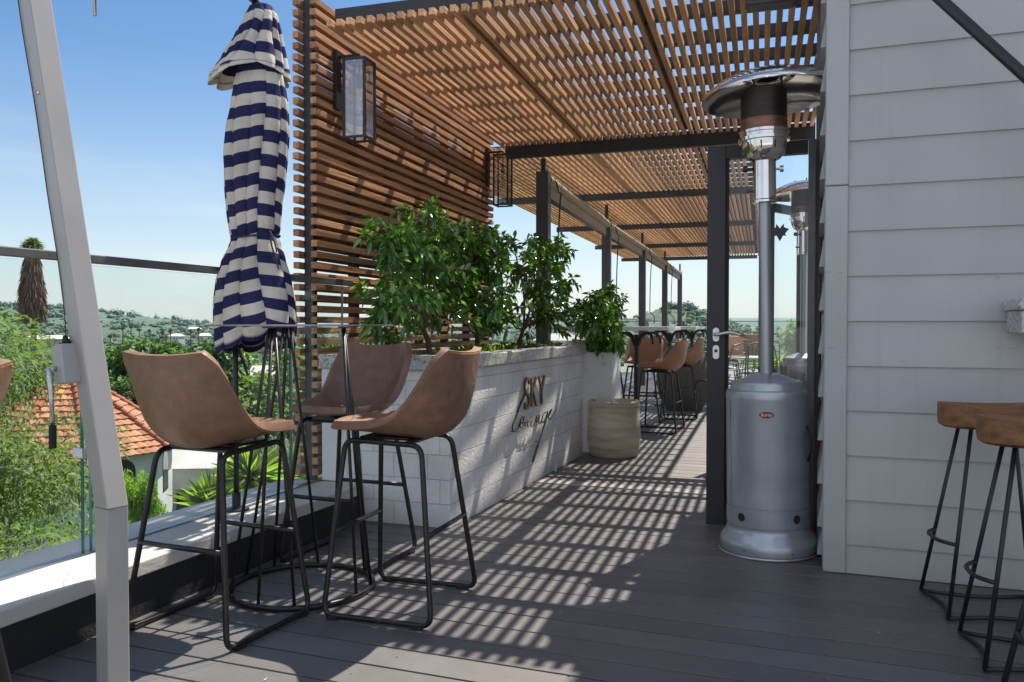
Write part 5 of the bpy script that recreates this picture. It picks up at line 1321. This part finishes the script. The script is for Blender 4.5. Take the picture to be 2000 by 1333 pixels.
# middle distance trees
k1 = leaf_tree('valley_tree', 7, 8, 7000, .42, [M['mid'], M['lime']], 41, [.6, .4], clumps=34, base=.18)
k2 = leaf_tree('valley_tree', 8, 7, 7000, .42, [M['feather'], M['mid']], 42, [.5, .5], clumps=34, base=.18)
k3 = leaf_tree('valley_tree', 9, 6.5, 7000, .40, [M['dark'], M['mid']], 43, [.7, .3], clumps=34, base=.15)
used = set(); kinds = [k1, k2, k3]; tl = [['bright green spreading valley tree', 'mixed green rounded valley tree', 'dark green upright valley tree'][i] for i in range(3)]
rg = random.Random(77)
spots = []
for i in range(74):
    px = rg.uniform(110, 720); d = 24 * (150 / 24) ** (rg.random())
    spots.append((px, d))
for i in range(26): spots.append((rg.uniform(1030, 1640), rg.uniform(60, 190)))
spots += [(330, 55), (260, 48), (400, 62), (250, 30), (455, 40), (610, 30), (560, 52), (500, 66), (225, 70), (290, 85), (350, 100), (440, 95)]
hx, hy = at(141, 30)
for i, (px, d) in enumerate(spots):
    x, y = at(px, d)
    if math.hypot(x - hx, y - hy) < 7.5 or (px < 800 and d < 42): continue
    j = rg.randrange(3); z_ = hgt(x, y)
    topz = zat(rg.uniform(648, 690) if d > 45 else rg.uniform(715, 800), d); Hk = (7, 8, 9)[j]
    s = max(.35, min(1.15, (topz - z_) / Hk))
    zz = min(z_, topz - Hk * s) if topz - Hk * s > z_ - 3 else z_
    near = 'close below' if d < 45 else ('midway out' if d < 90 else 'far out')
    side = 'at left' if px < 380 else ('behind the striped umbrella' if px < 760 else 'beyond the dining deck')
    put(kinds[j], j not in used, x, y, zz, s, rg.uniform(0, 6.28), f'{tl[j]} {near} {side}', 'tree', f'{tl[j]}s {near} {side}')
    used.add(j)

# palms
def palm(skirt=True, H=9.0):
    t = empty('fan_palm'); rg = np.random.default_rng(4 + skirt)
    mb = MB(); mb.tube([(0, 0, -2), (.1, 0, H * .5), (0, 0, H - .3)], .22, 10, r2=.16); mb.build('trunk', M['bark'], t, smooth=True)
    n = 900; a = rg.uniform(0, 6.28, n); el = rg.uniform(-.5, 1.45, n); d = np.stack([np.cos(a) * np.cos(el), np.sin(a) * np.cos(el), np.sin(el)], 1)
    dirq = np.round(a / .35) * .35
    P_ = np.zeros((n, 3)) + [0, 0, H]; st = d * rg.uniform(.15, .5, n)[:, None]
    leafmesh('crown', P_ + st, unit(d + rg.normal(size=(n, 3)) * .35), rg.uniform(.3, .6, n), .07, M['palm'], t, rng=rg, droop=.3)
    if skirt:
        n = 5000; zz = rg.uniform(H - 4.6, H - .25, n); a = rg.uniform(0, 6.28, n); r0 = .28 + .42 * np.sin(np.clip((H - .2 - zz) / 4.4, 0, 1) * math.pi * .62) ; r_ = r0 * rg.uniform(.55, 1.05, n)
        P_ = np.stack([np.cos(a) * r_, np.sin(a) * r_, zz], 1); d = unit(np.stack([np.cos(a) * .25, np.sin(a) * .25, -np.ones(n)], 1) + rg.normal(size=(n, 3)) * .12)
        leafmesh('dead_frond_skirt', P_, d, rg.uniform(.5, 1.0, n), .09, M['thatch'], t, rng=rg, droop=.1)
    return t
p1 = palm(True, 10.4); x, y = at(64, 38); put(p1, True, x, y, 5.05 - 10.9 * .66, .66, 0, 'tall palm with a thick skirt of dead fronds at far left', 'palm tree')
p2 = palm(False, 8.0)
for i, (px, top, d, s) in enumerate([(272, 643, 230, .72), (292, 645, 230, .7), (256, 636, 260, .95), (240, 640, 240, .8), (318, 647, 260, .8), (333, 644, 260, .9), (372, 645, 300, 1.0), (388, 642, 300, 1.1), (215, 655, 150, .6)]):
    x, y = at(px, d); put(p2, i == 0, x, y, zat(top, d) - 8.4 * s, s, i, 'slim fan palm standing among trees in the valley', 'palm tree', 'slim fan palms in the valley')

# radio masts on the ridge
for px, h_, lb in ((355, 24, 'taller thin radio mast on the far ridge'), (367, 17, 'shorter thin radio mast on the far ridge')):
    x, y = at(px, 900); o = empty('radio_mast', (x, y, zat(643, 900)), label=lb, cat='radio mast')
    mb = MB(); mb.tube([(0, 0, -4), (0, 0, h_ * .62)], .22, 5, r2=.1)
    for k in range(4): mb.tube([(-.5, 0, h_ * .12 * (k + 1)), (.5, 0, h_ * .12 * (k + 1))], .08, 4)
    mb.build('lattice', M['steel_grey'], o)

# tiled house below
hs = empty('tiled_house', (hx, hy, -7.5), R(20.5), label='white house with an orange tiled polygonal roof below the terrace', cat='house')
AP = zat(728, 30) + 7.5; EV = zat(893, 28) + 7.5; RR = 3.95; N8 = 8
off = R(22.5 + 12)
cor = [(RR * math.cos(off + 2 * math.pi * k / N8), RR * math.sin(off + 2 * math.pi * k / N8)) for k in range(N8)]
tm = MB()
for k in range(N8):
    a = Vector((*cor[k], EV)); b = Vector((*cor[(k + 1) % N8], EV)); ap = Vector((0, 0, AP)); rowsn = 15
    nrm = (b - a).cross(ap - a).normalized()
    for j in range(rowsn):
        u0 = j / rowsn; u1 = (j + 1) / rowsn
        p0 = a.lerp(ap, u0); q0 = b.lerp(ap, u0); p1 = a.lerp(ap, u1); q1 = b.lerp(ap, u1); ncol = max(1, int((q0 - p0).length / .30))
        for c in range(ncol):
            s0 = c / ncol; s1 = (c + .97) / ncol; lift = nrm * (.055 + .012 * rg.random()); l2 = nrm * .012
            A = p0.lerp(q0, s0) + lift; B_ = p0.lerp(q0, s1) + lift; Cc = p1.lerp(q1, s1) + l2; D_ = p1.lerp(q1, s0) + l2
            mid0 = (A + B_) / 2 + nrm * .03; mid1 = (Cc + D_) / 2 + nrm * .03
            tm.add([A, mid0, B_, Cc, mid1, D_, p0.lerp(q0, s0), p0.lerp(q0, s1)], [(0, 1, 4, 5), (1, 2, 3, 4), (6, 7, 2, 1, 0)])
rf_ = tm.build('roof', M['tile'], hs)
rm_ = MB()
for k in range(N8):
    a = Vector((*cor[k], EV)); ap = Vector((0, 0, AP)); n_ = 14
    for j in range(n_):
        p = a.lerp(ap, j / n_) + Vector((0, 0, .08)); q = a.lerp(ap, (j + 1.08) / n_) + Vector((0, 0, .06)); rm_.tube([tuple(p), tuple(q)], .125, 8, r2=.095)
rm_.build('ridge_tiles', M['tile_ridge'], rf_, smooth=True, auto=50)
mb = MB(); w_ = [(c[0] * .87, c[1] * .87) for c in cor]; mb.add([(*c, -3) for c in w_] + [(*c, EV + .12) for c in w_], [(k, (k + 1) % 8, 8 + (k + 1) % 8, 8 + k) for k in range(8)]); mb.build('wall', M['wall_white'], hs)
for k in range(8):
    a = Vector((*w_[k], 0)); b = Vector((*w_[(k + 1) % 8], 0)); m_ = (a + b) / 2; tdir = (b - a).normalized(); nn = Vector((tdir.y, -tdir.x, 0)); pts = [(-.45, -1.7), (.45, -1.7), (.45, -.6)] + [(.45 * math.cos(q), -.6 + .45 * math.sin(q)) for q in [math.pi * i / 8 for i in range(1, 8)]] + [(-.45, -.6)]
    vs = [m_ + nn * .02 + tdir * u + Vector((0, 0, EV + v_)) for u, v_ in pts]
    mb = MB(); mb.add(vs, [tuple(range(len(vs)))]); mb.build('arched_window', M['window'], hs)

# scattered valley houses
rg = random.Random(15)
def vhouse(i, px, py, d, w_, h_, roofm, wallm, lb, tent=False):
    x, y = at(px, d); z_ = zat(py, d); o = empty('valley_house', (x, y, z_), R(20.5) + rg.uniform(-.5, .5), label=lb, cat='house', group='small houses scattered through the valley')
    L_ = w_ * rg.uniform(.6, 1.1)
    mb = MB(); mb.box(-w_ / 2, w_ / 2, -L_ / 2, L_ / 2, -8, 0); mb.build('wall', wallm, o)
    rh = h_; e = w_ * .06
    mb = MB(); a = w_ / 2 + e; b = L_ / 2 + e
    mb.add([(-a, -b, 0), (a, -b, 0), (a, b, 0), (-a, b, 0), (-a * .55, 0, rh), (a * .55, 0, rh)], [(0, 1, 5, 4), (1, 2, 5), (2, 3, 4, 5), (3, 0, 4), (3, 2, 1, 0)]); mb.build('roof', roofm, o)
    for q in (-.28, .05, .3):
        mb = MB(); mb.box(q * w_ - .35, q * w_ + .35, -L_ / 2 - .03, -L_ / 2 - .01, -1.9, -.9); mb.build('window', M['window'], o)
VH = [(525, 748, 70, 4.5, 1.5, 'roof_pale', 'white angular roof between the bar table rods'), (465, 702, 150, 5, 1.0, 'roof_pale', 'pale roofed house low in the valley left of the umbrella pole'),
      (90, 662, 190, 10, .8, 'roof_pale', 'long pale building behind the palm'), (435, 653, 480, 8, 2.0, 'roof_pale', 'white house on the hillside right of the far palms'), (400, 656, 480, 7, 1.5, 'roof_pale', 'small white house beneath the twin palms'),
      (345, 657, 480, 7, 1.6, 'roof_pale', 'white walled house among dark trees'),
      (455, 660, 450, 7, 1.4, 'roof_brown', 'brown roofed house right of the valley palms'), (560, 695, 190, 6, 1.5, 'roof_pale', 'pale house behind the umbrella hem'),
      (610, 684, 220, 7, 1.5, 'roof_pale', 'pale house glimpsed behind the slat screen'), (380, 643, 800, 12, 2, 'roof_pale', 'tiny white block on the far slope'), (470, 648, 800, 12, 2, 'roof_pale', 'second tiny white block on the far slope'),
      (1090, 665, 240, 12, 2, 'roof_pale', 'pale house beyond the far end of the planter'), (1125, 660, 300, 12, 2, 'roof_brown', 'brown roofed house beyond the white box planter'), (372, 905, 34, 3.2, .9, 'roof_pale', 'white building corner seen through the nearest stool legs')]
for i, (px, py, d, w_, h_, rmn, lb) in enumerate(VH): vhouse(i, px, py, d, w_, h_, M[rmn], M['wall_white'], lb)
